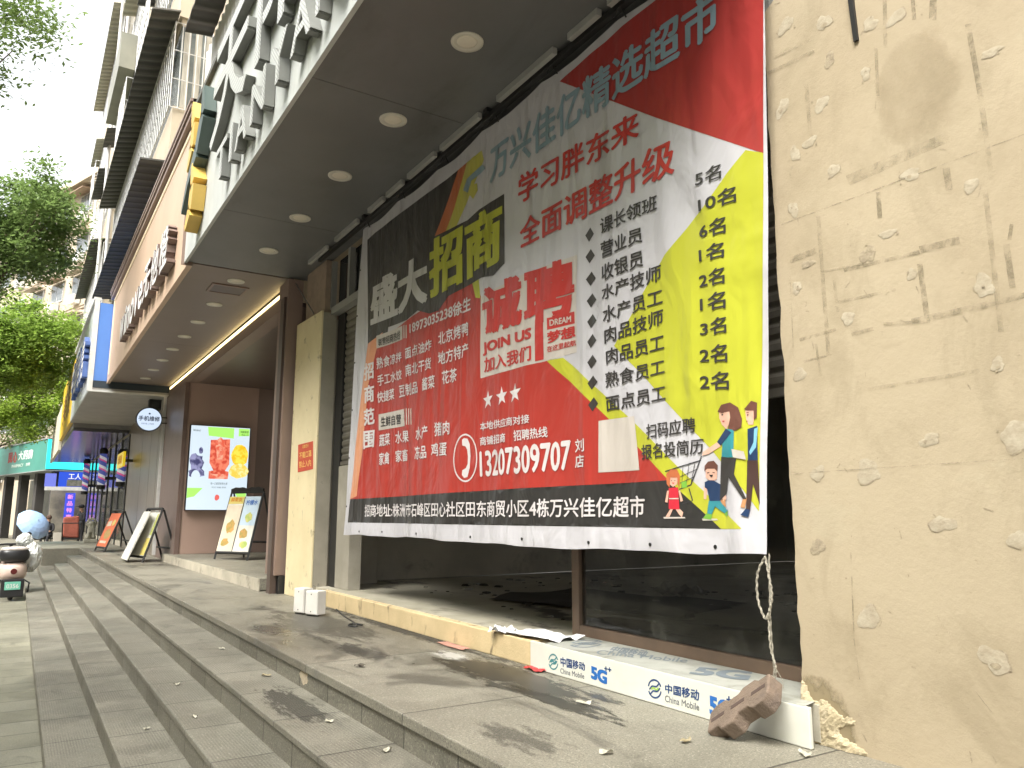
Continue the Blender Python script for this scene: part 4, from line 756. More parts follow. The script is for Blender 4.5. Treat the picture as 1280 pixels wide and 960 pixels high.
# near bay above the grey sign
mb = MB(); mb.box(1.75, 2.45, -6, 10.6, 6.3, 7.0); mb.build('ledge', M('grey ledge tiles', (.30, .30, .26), (.22, .22, .19), 3, .6), apt)
awning(-6, 10.0, 7.92, 1.28, 1.62, m_awn, .05)
mb = MB(); vs = []; n = 170
for i in range(n + 1): y = -6 + 16.4 * i / n; q = .02 * (1 if i % 2 else -1); vs += [(1.66 + q, y, 7.0), (1.64 + q, y, 7.9)]
mb.add(vs, [(2 * i, 2 * i + 2, 2 * i + 3, 2 * i + 1) for i in range(n)]); mb.build('corrugated_cladding', m_white, apt)
mb = MB(); mb.box(1.68, 2.45, -6, 10.2, 7.95, 24); mb.build('bay', m_cream2, apt)
mb = MB(); mb.box(2.1, 2.45, 13.8, 14.7, 7.2, 8.3); mb.build('air_conditioner', m_white, apt)
for k in range(1, 6):
    for y in (11.0, 27.0): window(2.44, y, y + 1.8, FL[k] + 1.0, FL[k] + 2.4)
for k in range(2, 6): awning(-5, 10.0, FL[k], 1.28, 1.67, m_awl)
for (x, y) in ((1.9, 10.4), (1.62, 26.4), (1.55, 28.7)): mb = MB(); mb.tube([(x, y, 6.5), (x, y, 24)], .05, 8); mb.build('drain_pipe', m_alu, apt)

# far building beyond the street bend
far = thing('far_apartment_building', 'pale cream apartment building with flat eave beyond the street bend', 'building', (3.75, 50, .4))
FF = frame_pt((3.75, 50, .4), R(20))
mb = MB(); fbox(mb, FF, -6, 26, -9, 0, .4, 22.6); mb.build('wall', m_cream2, far)
mb = MB(); fbox(mb, FF, -7, 27, -9.5, .9, 22.602, 23.0); mb.build('roof', m_cream2, far)
m_rust = M('rusty hood', (.38, .28, .19), (.28, .2, .14), 3, .8); rnd = random.Random(8)
for k in range(7):
    z = 3.8 + k * 2.75
    for j in range(8):
        t = -2 + j * 3.1
        w_ = MB(); fbox(w_, FF, t, t + 1.7, .0, .06, z + .7, z + 2.0); fw = w_.build('window', m_alu, far)
        pn = MB(); fbox(pn, FF, t + .08, t + .8, .061, .075, z + .78, z + 1.92); fbox(pn, FF, t + .9, t + 1.62, .061, .075, z + .78, z + 1.92); pn.build('pane', m_wglass, fw)
        if rnd.random() < .75:
            hd = MB(); hd.hexa([FF(t - .2, .062, z + 2.1), FF(t + 1.9, .062, z + 2.1), FF(t + 1.9, .8, z + 1.98), FF(t - .2, .8, z + 1.98), FF(t - .2, .062, z + 2.16), FF(t + 1.9, .062, z + 2.16), FF(t + 1.9, .8, z + 2.03), FF(t - .2, .8, z + 2.03)]); hd.build('window_hood', m_rust if rnd.random() < .5 else m_cream, far)
        if rnd.random() < .6:
            ac = MB(); fbox(ac, FF, t + .4, t + 1.2, .062, .45, z + .05, z + .6); ac.build('air_conditioner', m_white, far)
    if k: 
        bd = MB(); fbox(bd, FF, -6, 26, .0, .05, z - .1, z + .05); bd.build('floor_band', m_cream, far)

# ------------------------------------------------------------------ banner
ban = thing('banner', 'large red white and yellow recruitment banner hung over the vacant shop', 'banner', (2.6, 4.5, 1.44))
L_ = [[6.784,4.334],[6.839,3.783],[6.873,3.235],[6.926,2.7],[6.972,2.095],[7.031,1.441]]; Rt = [[2.003,3.875],[2.043,3.167],[2.088,2.427],[2.119,1.888],[2.141,1.453]]; BT = [[7.031,1.441],[6.629,1.446],[5.767,1.444],[5.069,1.44],[4.492,1.436],[3.918,1.436],[3.436,1.438],[2.923,1.44],[2.5,1.445],[2.169,1.454],[2.141,1.453]]
def interp(tab, z, ik=1, iv=0):
    tab = sorted(tab, key=lambda p: p[ik])
    if z <= tab[0][ik]: return tab[0][iv]
    for a, b in zip(tab, tab[1:]):
        if z <= b[ik]: f = (z - a[ik]) / (b[ik] - a[ik] + 1e-9); return a[iv] + f * (b[iv] - a[iv])
    return tab[-1][iv]
def wave(y, z):
    t = min(1, max(0, (4.35 - z) / 2.9))
    a = .018 * math.sin(2.1 * y + .6 * z + .4) + .012 * math.sin(4.7 * y - 1.1 * z + 1.3) + .005 * math.sin(9.1 * y + 2.9 * z)
    a += .0042 * math.sin(19 * y + 7.5 * z + 1.2 * math.sin(2.3 * z)) * max(0, math.sin(1.35 * y + .9 * z + .5)) + .003 * math.sin(25 * y - 6 * z) * max(0, math.sin(1.1 * y - 1.2 * z + 2.2))
    a += .02 * math.exp(-((y - 6.85) / .10) ** 2) * (.4 + t) * math.sin(3 * z) * .5
    a -= .02 * math.exp(-((z - 1.46) / .12) ** 2) * (.4 + .3 * math.sin(5 * y))
    return a * (.35 + .65 * t)
def disp(p): return Vector((p[0] + wave(p[1], p[2]), p[1], p[2]))
def vinyl(name, c):
    m, g = newmat(name); v = g.coords()
    n = g.noise(g.coords((1, 3.6, .45), (R(14), 0, 0)), 1.0, 2, .45, .5); n2 = g.noise(g.coords((1, 1.6, 1.0), (R(-25), 0, 0)), 2.2, 3, .5, .6)
    g.l.new(g.bump(g.math('ADD', g.math('MULTIPLY', n, 1.0), g.math('MULTIPLY', n2, .5)), .9, .060), g.p.inputs['Normal'])
    g.l.new(g.mix(g.ramp(g.noise(v, .8, 3), .3, .7), tuple(x * .93 for x in c), c), g.p.inputs['Base Color'])
    g.p.inputs['Roughness'].default_value = .30; g.p.inputs['Specular IOR Level'].default_value = .5; return m
VC = dict(sheet=(.54, .53, .56), black=(.045, .042, .040), black2=(.034, .033, .032), red=(.41, .042, .032), red2=(.36, .04, .037), orange=(.50, .15, .06), lime=(.46, .47, .04), lime2=(.52, .49, .10), magenta=(.5, .04, .12), glow_painted=(.68, .30, .16), cream=(.56, .51, .46), dkred=(.50, .045, .04), white=(.66, .62, .62), silver=(.56, .55, .56), steel=(.24, .34, .40), skin=(.70, .42, .32), hair=(.14, .06, .045), teal=(.04, .25, .29), navy=(.02, .045, .11), tan=(.5, .25, .12), sky=(.20, .45, .60), brown=(.07, .04, .035), green=(.18, .42, .06), crimson=(.55, .03, .05), charcoal=(.05, .05, .055))  # orange left-edge patch paints in light seeping through the sheet
VM = {k: vinyl('vinyl ' + k, c) for k, c in VC.items()}
mb = MB(); ny, nz = 190, 120; vs = []
for j in range(nz + 1):
    for i in range(ny + 1):
        v = j / nz; z = 1.44 + v * (4.36 - 1.44); yl, yr = interp(L_, z), interp(Rt, z); u = i / ny; y = yl + (yr - yl) * u
        if v < .06: z = z * (v / .06) + interp(BT, y, 0, 1) * (1 - v / .06)
        if j >= nz - 2: z -= .03 * abs(math.sin(y * 4.2)) * (j - nz + 3) / 3
        if v < .03: z -= (.004 * math.sin(y * 5.3 + 1) + .004 * math.sin(y * 2.1) + .002 * math.sin(y * 13)) * (1 - v / .03)
        vs.append(disp((2.6, y, z)))
mb.add(vs, [(j * (ny + 1) + i, j * (ny + 1) + i + 1, (j + 1) * (ny + 1) + i + 1, (j + 1) * (ny + 1) + i) for j in range(nz) for i in range(ny)])
sheet = mb.build('sheet', VM['sheet'], ban, smooth=True)
ZTOP = 4.30
def clipz(pts, zt):
    out = []
    for a, b in zip(pts, pts[1:] + pts[:1]):
        if a[1] <= zt: out.append(a)
        if (a[1] <= zt) != (b[1] <= zt):
            f = (zt - a[1]) / (b[1] - a[1]); out.append((a[0] + f * (b[0] - a[0]), zt))
    return out
def poly_on_banner(mb, pts, layer, mi):
    pts = clipz([tuple(p) for p in pts], ZTOP)
    if len(pts) < 3: return
    bm = bmesh.new(); bv = [bm.verts.new((2.6 - .0009 * layer, y, z)) for y, z in pts]
    for t in tessellate_polygon([[Vector((0, y, z)) for y, z in pts]]):
        try: bm.faces.new([bv[i] for i in t])
        except ValueError: pass
    for _ in range(8):
        es = [e for e in bm.edges if e.calc_length() > .055]
        if not es: break
        bmesh.ops.subdivide_edges(bm, edges=es, cuts=1); bmesh.ops.triangulate(bm, faces=bm.faces)
    bm.verts.index_update(); mb.add([disp(v.co) for v in bm.verts], [tuple(v.index for v in f.verts) for f in bm.faces], mi); bm.free()
def art_part(name, polys, label=None):
    cs = sorted({c for c, _, _ in polys}); mb = MB()
    for k, (c, l, pts) in enumerate(polys): poly_on_banner(mb, pts, l + .02 * (k % 11), cs.index(c))
    o = mb.build(name, [VM[c] for c in cs], ban, smooth=True)
    if label: o['label'] = label
PO = [('printed_background','black',1,[[6.672,4.217],[6.476,4.235],[4.872,4.217],[5.128,3.945],[5.471,3.602],[6.134,3.325],[6.202,3.035],[6.559,3.1]]),('printed_background','orange',1,[[4.872,4.217],[4.722,4.214],[4.941,3.919],[5.337,3.545],[5.879,3.311],[6.134,3.325],[5.471,3.602],[5.128,3.945]]),('printed_background','lime2',1,[[4.722,4.214],[4.496,4.214],[4.461,4.126],[4.703,3.91],[5.064,3.636],[5.337,3.545],[4.941,3.919]]),('printed_background','magenta',2,[[5.514,3.546],[5.337,3.545],[5.318,3.42],[5.418,3.406]]),('printed_background','red',1,[[6.559,3.1],[6.213,3.182],[5.412,3.252],[4.633,3.338],[4.482,3.11],[4.474,2.537],[3.703,2.528],[2.712,1.779],[4.097,1.778],[6.856,1.764],[6.779,2.232]]),('printed_background','glow_painted',2,[[6.566,3.177],[6.252,3.226],[6.354,3.137],[6.515,2.795],[6.601,2.218],[6.718,1.79],[6.856,1.764],[6.779,2.232]]),('printed_background','lime',2,[[4.644,3.287],[4.529,3.291],[4.493,3.107],[4.572,3.132]]),('printed_background','black2',1,[[6.856,1.764],[4.097,1.778],[2.712,1.779],[2.386,1.555],[4.006,1.553],[6.897,1.553]]),('printed_background','lime',1,[[3.703,2.528],[3.549,2.52],[2.267,1.557],[2.386,1.555],[2.712,1.779]]),('printed_background','lime',1,[[2.158,3.228],[2.064,3.176],[2.119,2.433],[2.173,1.63],[2.426,1.903],[2.694,2.142],[3.1,2.507],[2.686,2.893],[2.435,3.041],[2.279,3.157]]),('printed_background','red2',1,[[3.541,4.267],[3.097,4.284],[1.966,4.411],[2.064,3.173],[2.709,3.638]]),('printed_box','cream',2,[[4.487,3.112],[3.954,3.13],[3.404,3.106],[3.433,2.533],[3.72,2.526],[4.48,2.538]]),('printed_box','black',3,[[6.596,3.783],[5.331,3.737],[5.378,3.819],[4.7,3.754],[4.525,3.773],[4.168,3.756],[4.157,3.262],[4.3,3.218],[4.473,3.253],[5.0,3.25],[5.156,3.173],[5.323,3.186],[5.53,3.259],[5.744,3.226],[6.516,3.273],[6.558,3.557]]),('printed_box','cream',3,[[6.386,3.217],[5.839,3.198],[5.832,3.078],[6.37,3.098]]),('printed_bar','cream',3,[[5.815,3.196],[5.792,3.195],[5.786,3.08],[5.808,3.081]]),('printed_bar','cream',3,[[5.766,3.186],[5.744,3.184],[5.737,3.07],[5.76,3.071]]),('printed_box','cream',3,[[6.306,2.493],[5.781,2.481],[5.773,2.338],[6.295,2.35]]),('printed_bar','cream',3,[[5.75,2.481],[5.73,2.481],[5.722,2.346],[5.742,2.345]]),('printed_bar','cream',3,[[5.703,2.475],[5.683,2.476],[5.676,2.341],[5.696,2.34]]),('printed_bar','cream',3,[[5.657,2.47],[5.637,2.471],[5.63,2.337],[5.649,2.335]]),('printed_box','dkred',3,[[3.691,2.787],[3.438,2.774],[3.439,2.703],[3.692,2.715]]),('printed_bar','dkred',4,[[3.802,2.801],[3.725,2.799],[3.728,2.539],[3.805,2.54]]),('printed_box','cream',3,[[3.248,2.119],[2.962,2.115],[2.936,1.838],[3.26,1.841]]),('bullet','black',3,[[3.274,3.229],[3.239,3.179],[3.29,3.148],[3.326,3.198]]),('bullet','black',3,[[3.274,3.101],[3.24,3.053],[3.291,3.021],[3.327,3.069]]),('bullet','black',3,[[3.276,2.969],[3.241,2.922],[3.292,2.889],[3.328,2.936]]),('bullet','black',3,[[3.277,2.843],[3.242,2.798],[3.293,2.764],[3.328,2.81]]),('bullet','black',3,[[3.277,2.723],[3.243,2.679],[3.294,2.644],[3.329,2.689]]),('bullet','black',3,[[3.278,2.609],[3.244,2.566],[3.295,2.53],[3.33,2.573]]),('bullet','black',3,[[3.279,2.491],[3.245,2.449],[3.295,2.413],[3.33,2.455]]),('bullet','black',3,[[3.28,2.374],[3.246,2.334],[3.296,2.296],[3.331,2.337]]),('bullet','black',3,[[3.281,2.254],[3.247,2.215],[3.297,2.176],[3.331,2.216]]),('star','white',3,[[4.377,2.441],[4.394,2.396],[4.445,2.394],[4.404,2.367],[4.418,2.322],[4.376,2.35],[4.335,2.325],[4.35,2.368],[4.31,2.398],[4.36,2.397]]),('star','white',3,[[4.198,2.442],[4.215,2.397],[4.269,2.395],[4.226,2.368],[4.241,2.323],[4.198,2.351],[4.155,2.326],[4.17,2.37],[4.128,2.398],[4.181,2.398]]),('star','white',3,[[4.021,2.439],[4.04,2.394],[4.095,2.392],[4.051,2.364],[4.067,2.319],[4.022,2.347],[3.977,2.322],[3.993,2.366],[3.95,2.396],[4.004,2.395]]),('telephone_ring','white',3,[[4.52,1.997],[4.524,2.03],[4.539,2.028],[4.535,1.998]]),('telephone_ring','white',3,[[4.524,2.03],[4.533,2.061],[4.547,2.058],[4.539,2.028]]),('telephone_ring','white',3,[[4.533,2.061],[4.548,2.091],[4.561,2.085],[4.547,2.058]]),('telephone_ring','white',3,[[4.548,2.091],[4.569,2.117],[4.58,2.11],[4.561,2.085]]),('telephone_ring','white',3,[[4.569,2.117],[4.594,2.14],[4.602,2.131],[4.58,2.11]]),('telephone_ring','white',3,[[4.594,2.14],[4.622,2.158],[4.628,2.148],[4.602,2.131]]),('telephone_ring','white',3,[[4.622,2.158],[4.653,2.171],[4.656,2.159],[4.628,2.148]]),('telephone_ring','white',3,[[4.653,2.171],[4.686,2.177],[4.686,2.165],[4.656,2.159]]),('telephone_ring','white',3,[[4.686,2.177],[4.719,2.176],[4.715,2.164],[4.686,2.165]]),('telephone_ring','white',3,[[4.719,2.176],[4.751,2.169],[4.744,2.158],[4.715,2.164]]),('telephone_ring','white',3,[[4.751,2.169],[4.78,2.156],[4.77,2.145],[4.744,2.158]]),('telephone_ring','white',3,[[4.78,2.156],[4.806,2.137],[4.794,2.127],[4.77,2.145]]),('telephone_ring','white',3,[[4.806,2.137],[4.827,2.112],[4.813,2.105],[4.794,2.127]]),('telephone_ring','white',3,[[4.827,2.112],[4.842,2.084],[4.826,2.078],[4.813,2.105]]),('telephone_ring','white',3,[[4.842,2.084],[4.851,2.052],[4.835,2.048],[4.826,2.078]]),('telephone_ring','white',3,[[4.851,2.052],[4.854,2.018],[4.837,2.017],[4.835,2.048]]),('telephone_ring','white',3,[[4.854,2.018],[4.85,1.984],[4.833,1.986],[4.837,2.017]]),('telephone_ring','white',3,[[4.85,1.984],[4.839,1.952],[4.823,1.955],[4.833,1.986]]),('telephone_ring','white',3,[[4.839,1.952],[4.822,1.921],[4.808,1.927],[4.823,1.955]]),('telephone_ring','white',3,[[4.822,1.921],[4.8,1.894],[4.788,1.902],[4.808,1.927]]),('telephone_ring','white',3,[[4.8,1.894],[4.773,1.872],[4.764,1.882],[4.788,1.902]]),('telephone_ring','white',3,[[4.773,1.872],[4.743,1.855],[4.737,1.866],[4.764,1.882]]),('telephone_ring','white',3,[[4.743,1.855],[4.712,1.845],[4.709,1.856],[4.737,1.866]]),('telephone_ring','white',3,[[4.712,1.845],[4.679,1.84],[4.679,1.852],[4.709,1.856]]),('telephone_ring','white',3,[[4.679,1.84],[4.647,1.842],[4.65,1.854],[4.679,1.852]]),('telephone_ring','white',3,[[4.647,1.842],[4.617,1.851],[4.623,1.861],[4.65,1.854]]),('telephone_ring','white',3,[[4.617,1.851],[4.589,1.865],[4.598,1.874],[4.623,1.861]]),('telephone_ring','white',3,[[4.589,1.865],[4.565,1.884],[4.576,1.893],[4.598,1.874]]),('telephone_ring','white',3,[[4.565,1.884],[4.545,1.908],[4.558,1.915],[4.576,1.893]]),('telephone_ring','white',3,[[4.545,1.908],[4.531,1.935],[4.545,1.94],[4.558,1.915]]),('telephone_ring','white',3,[[4.531,1.935],[4.523,1.966],[4.538,1.969],[4.545,1.94]]),('telephone_ring','white',3,[[4.523,1.966],[4.52,1.997],[4.535,1.998],[4.538,1.969]]),('telephone_symbol','white',3,[[4.731,2.137],[4.703,2.148],[4.657,2.139],[4.628,2.101],[4.615,2.017],[4.625,1.935],[4.652,1.876],[4.697,1.87],[4.726,1.891],[4.721,1.924],[4.675,1.938],[4.653,1.964],[4.651,2.019],[4.661,2.064],[4.684,2.088],[4.725,2.097]]),('logo','lime2',3,[[4.649,4.216],[4.601,4.215],[4.577,4.155],[4.611,4.113],[4.671,4.092]]),('logo','steel',3,[[4.564,4.094],[4.483,4.098],[4.437,4.049],[4.505,4.04],[4.646,4.039],[4.704,3.967],[4.779,4.014],[4.719,4.08]]),('logo','lime2',3,[[4.669,4.004],[4.562,3.988],[4.55,3.928],[4.619,3.886],[4.68,3.945]])]
groups = {}
for n_, c_, l_, pts in PO: groups.setdefault(n_, []).append((c_, l_, pts))
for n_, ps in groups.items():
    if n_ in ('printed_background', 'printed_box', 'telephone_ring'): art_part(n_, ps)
    else:
        for p_ in ps: art_part(n_, [p_])
FG = [('w','hair',4,[[2.381,2.07],[2.36,2.098],[2.311,2.103],[2.266,2.075],[2.246,2.022],[2.253,1.987],[2.291,1.975],[2.328,1.987],[2.313,2.037],[2.316,2.063],[2.371,2.064]]),('w','skin',3,[[2.373,2.069],[2.312,2.066],[2.314,2.022],[2.336,1.986],[2.36,2.008],[2.373,2.039]]),('w','teal',4,[[2.339,1.989],[2.295,1.98],[2.303,1.861],[2.367,1.865],[2.36,1.923]]),('w','navy',5,[[2.339,1.989],[2.308,1.97],[2.369,1.917],[2.389,1.934]]),('w','skin',4,[[2.389,1.933],[2.369,1.914],[2.441,1.885],[2.48,1.88],[2.476,1.896]]),('w','black',5,[[2.369,1.867],[2.287,1.856],[2.301,1.789],[2.235,1.681],[2.255,1.682],[2.331,1.776],[2.345,1.705],[2.385,1.677]]),('w','tan',4,[[2.38,1.679],[2.354,1.682],[2.351,1.651],[2.377,1.655]]),('w','tan',4,[[2.255,1.683],[2.233,1.685],[2.247,1.643],[2.27,1.648]]),('m','skin',3,[[2.226,2.056],[2.177,2.058],[2.185,1.991],[2.212,1.994],[2.224,2.02]]),('m','hair',4,[[2.232,2.064],[2.192,2.095],[2.161,2.083],[2.165,2.021],[2.18,2.012],[2.181,2.051],[2.221,2.056]]),('m','navy',4,[[2.218,1.976],[2.164,1.985],[2.167,1.838],[2.222,1.842]]),('m','sky',5,[[2.18,1.973],[2.16,1.978],[2.173,1.895],[2.207,1.865],[2.213,1.878],[2.186,1.917]]),('m','brown',4,[[2.226,1.843],[2.167,1.84],[2.164,1.728],[2.165,1.656],[2.198,1.743],[2.218,1.632],[2.24,1.638]]),('m','navy',5,[[2.24,1.641],[2.217,1.635],[2.228,1.605],[2.27,1.615]]),('m','cream',6,[[2.31,1.898],[2.242,1.882],[2.231,1.846],[2.303,1.861]]),('b','skin',3,[[2.465,1.823],[2.396,1.819],[2.399,1.772],[2.433,1.76],[2.467,1.78]]),('b','hair',4,[[2.473,1.808],[2.469,1.834],[2.448,1.851],[2.413,1.853],[2.39,1.831],[2.395,1.804],[2.41,1.818],[2.455,1.82]]),('b','black',5,[[2.444,1.792],[2.419,1.791],[2.431,1.779]]),('b','navy',5,[[2.473,1.76],[2.448,1.768],[2.418,1.766],[2.365,1.741],[2.38,1.726],[2.385,1.675],[2.448,1.676],[2.458,1.729],[2.473,1.737]]),('b','skin',4,[[2.48,1.739],[2.46,1.733],[2.468,1.684],[2.483,1.686]]),('b','skin',4,[[2.38,1.733],[2.362,1.74],[2.345,1.683],[2.366,1.675]]),('b','teal',5,[[2.453,1.676],[2.385,1.675],[2.34,1.633],[2.36,1.622],[2.415,1.652],[2.437,1.618],[2.464,1.622]]),('b','green',4,[[2.469,1.622],[2.435,1.618],[2.441,1.594],[2.492,1.6]]),('b','green',4,[[2.364,1.625],[2.34,1.635],[2.346,1.605]]),('g','skin',3,[[2.7,1.791],[2.642,1.789],[2.65,1.757],[2.678,1.746],[2.699,1.758]]),('g','orange',4,[[2.722,1.761],[2.724,1.808],[2.687,1.828],[2.643,1.826],[2.626,1.796],[2.634,1.741],[2.644,1.758],[2.645,1.788],[2.694,1.79],[2.702,1.743]]),('g','crimson',4,[[2.708,1.741],[2.642,1.743],[2.641,1.689],[2.639,1.641],[2.713,1.643]]),('g','skin',5,[[2.72,1.729],[2.706,1.729],[2.719,1.673],[2.737,1.676]]),('g','skin',5,[[2.64,1.727],[2.629,1.727],[2.612,1.68],[2.629,1.676]]),('g','skin',3,[[2.701,1.645],[2.683,1.644],[2.709,1.607],[2.737,1.607]]),('g','skin',3,[[2.668,1.644],[2.639,1.644],[2.615,1.627],[2.625,1.604],[2.643,1.618]]),('w','black',5,[[2.359,2.055],[2.35,2.056],[2.351,2.05],[2.36,2.05]]),('m','black',5,[[2.216,2.039],[2.209,2.039],[2.209,2.034],[2.217,2.034]]),('g','black',5,[[2.688,1.778],[2.683,1.777],[2.683,1.773],[2.688,1.774]]),('g','black',5,[[2.664,1.777],[2.658,1.776],[2.659,1.773],[2.664,1.773]]),('b','black',5,[[2.456,1.802],[2.442,1.804],[2.442,1.801],[2.456,1.799]]),('b','black',5,[[2.422,1.803],[2.409,1.801],[2.409,1.798],[2.422,1.8]]),('w','crimson',5,[[2.356,2.025],[2.345,2.026],[2.347,2.021],[2.354,2.021]]),('g','crimson',5,[[2.683,1.766],[2.663,1.765],[2.67,1.761],[2.678,1.761]]),('m','hair',5,[[2.223,2.011],[2.212,2.011],[2.212,2.009],[2.222,2.008]]),('w','hair',5,[[2.364,2.063],[2.347,2.064],[2.346,2.061],[2.363,2.06]]),('m','hair',5,[[2.22,2.048],[2.206,2.048],[2.206,2.045],[2.219,2.045]]),('b','cream',5,[[2.45,1.765],[2.417,1.763],[2.431,1.751]]),('g','cream',5,[[2.707,1.694],[2.641,1.693],[2.641,1.688],[2.707,1.689]]),('b','cream',3,[[2.498,1.599],[2.409,1.599],[2.4,1.592],[2.493,1.59]]),('g','cream',3,[[2.752,1.606],[2.606,1.606],[2.601,1.6],[2.749,1.598]]),('w','navy',3,[[2.356,1.967],[2.338,1.973],[2.34,1.863],[2.364,1.866]]),('c','charcoal',3,[[2.49,1.88],[2.562,1.752],[2.556,1.75],[2.484,1.878]]),('c','charcoal',3,[[2.731,1.818],[2.49,1.857],[2.492,1.862],[2.733,1.823]]),('c','charcoal',3,[[2.56,1.754],[2.638,1.735],[2.636,1.731],[2.558,1.749]]),('c','charcoal',3,[[2.633,1.788],[2.515,1.82],[2.516,1.823],[2.634,1.79]]),('c','charcoal',3,[[2.629,1.76],[2.532,1.787],[2.534,1.789],[2.63,1.763]]),('c','charcoal',3,[[2.568,1.843],[2.593,1.745],[2.589,1.745],[2.565,1.843]]),('c','charcoal',3,[[2.606,1.838],[2.622,1.738],[2.619,1.738],[2.603,1.837]]),('c','charcoal',3,[[2.531,1.849],[2.56,1.755],[2.557,1.755],[2.528,1.848]]),('c','charcoal',3,[[2.576,1.736],[2.556,1.679],[2.549,1.68],[2.569,1.737]]),('c','charcoal',3,[[2.553,1.681],[2.625,1.667],[2.623,1.663],[2.552,1.678]]),('c','green',3,[[2.619,1.765],[2.586,1.771],[2.583,1.741],[2.617,1.738]])]
for key, nm, lab in (('w', 'printed_figure', 'printed woman in a teal top pushing a trolley'), ('m', 'printed_figure', 'printed man in a dark waistcoat'), ('b', 'printed_figure', 'printed laughing boy in a navy shirt'), ('g', 'printed_figure', 'printed girl in a red dress'), ('c', 'printed_trolley', None)):
    art_part(nm, [(c_, l_, pts) for n_, c_, l_, pts in FG if n_ == key], lab)
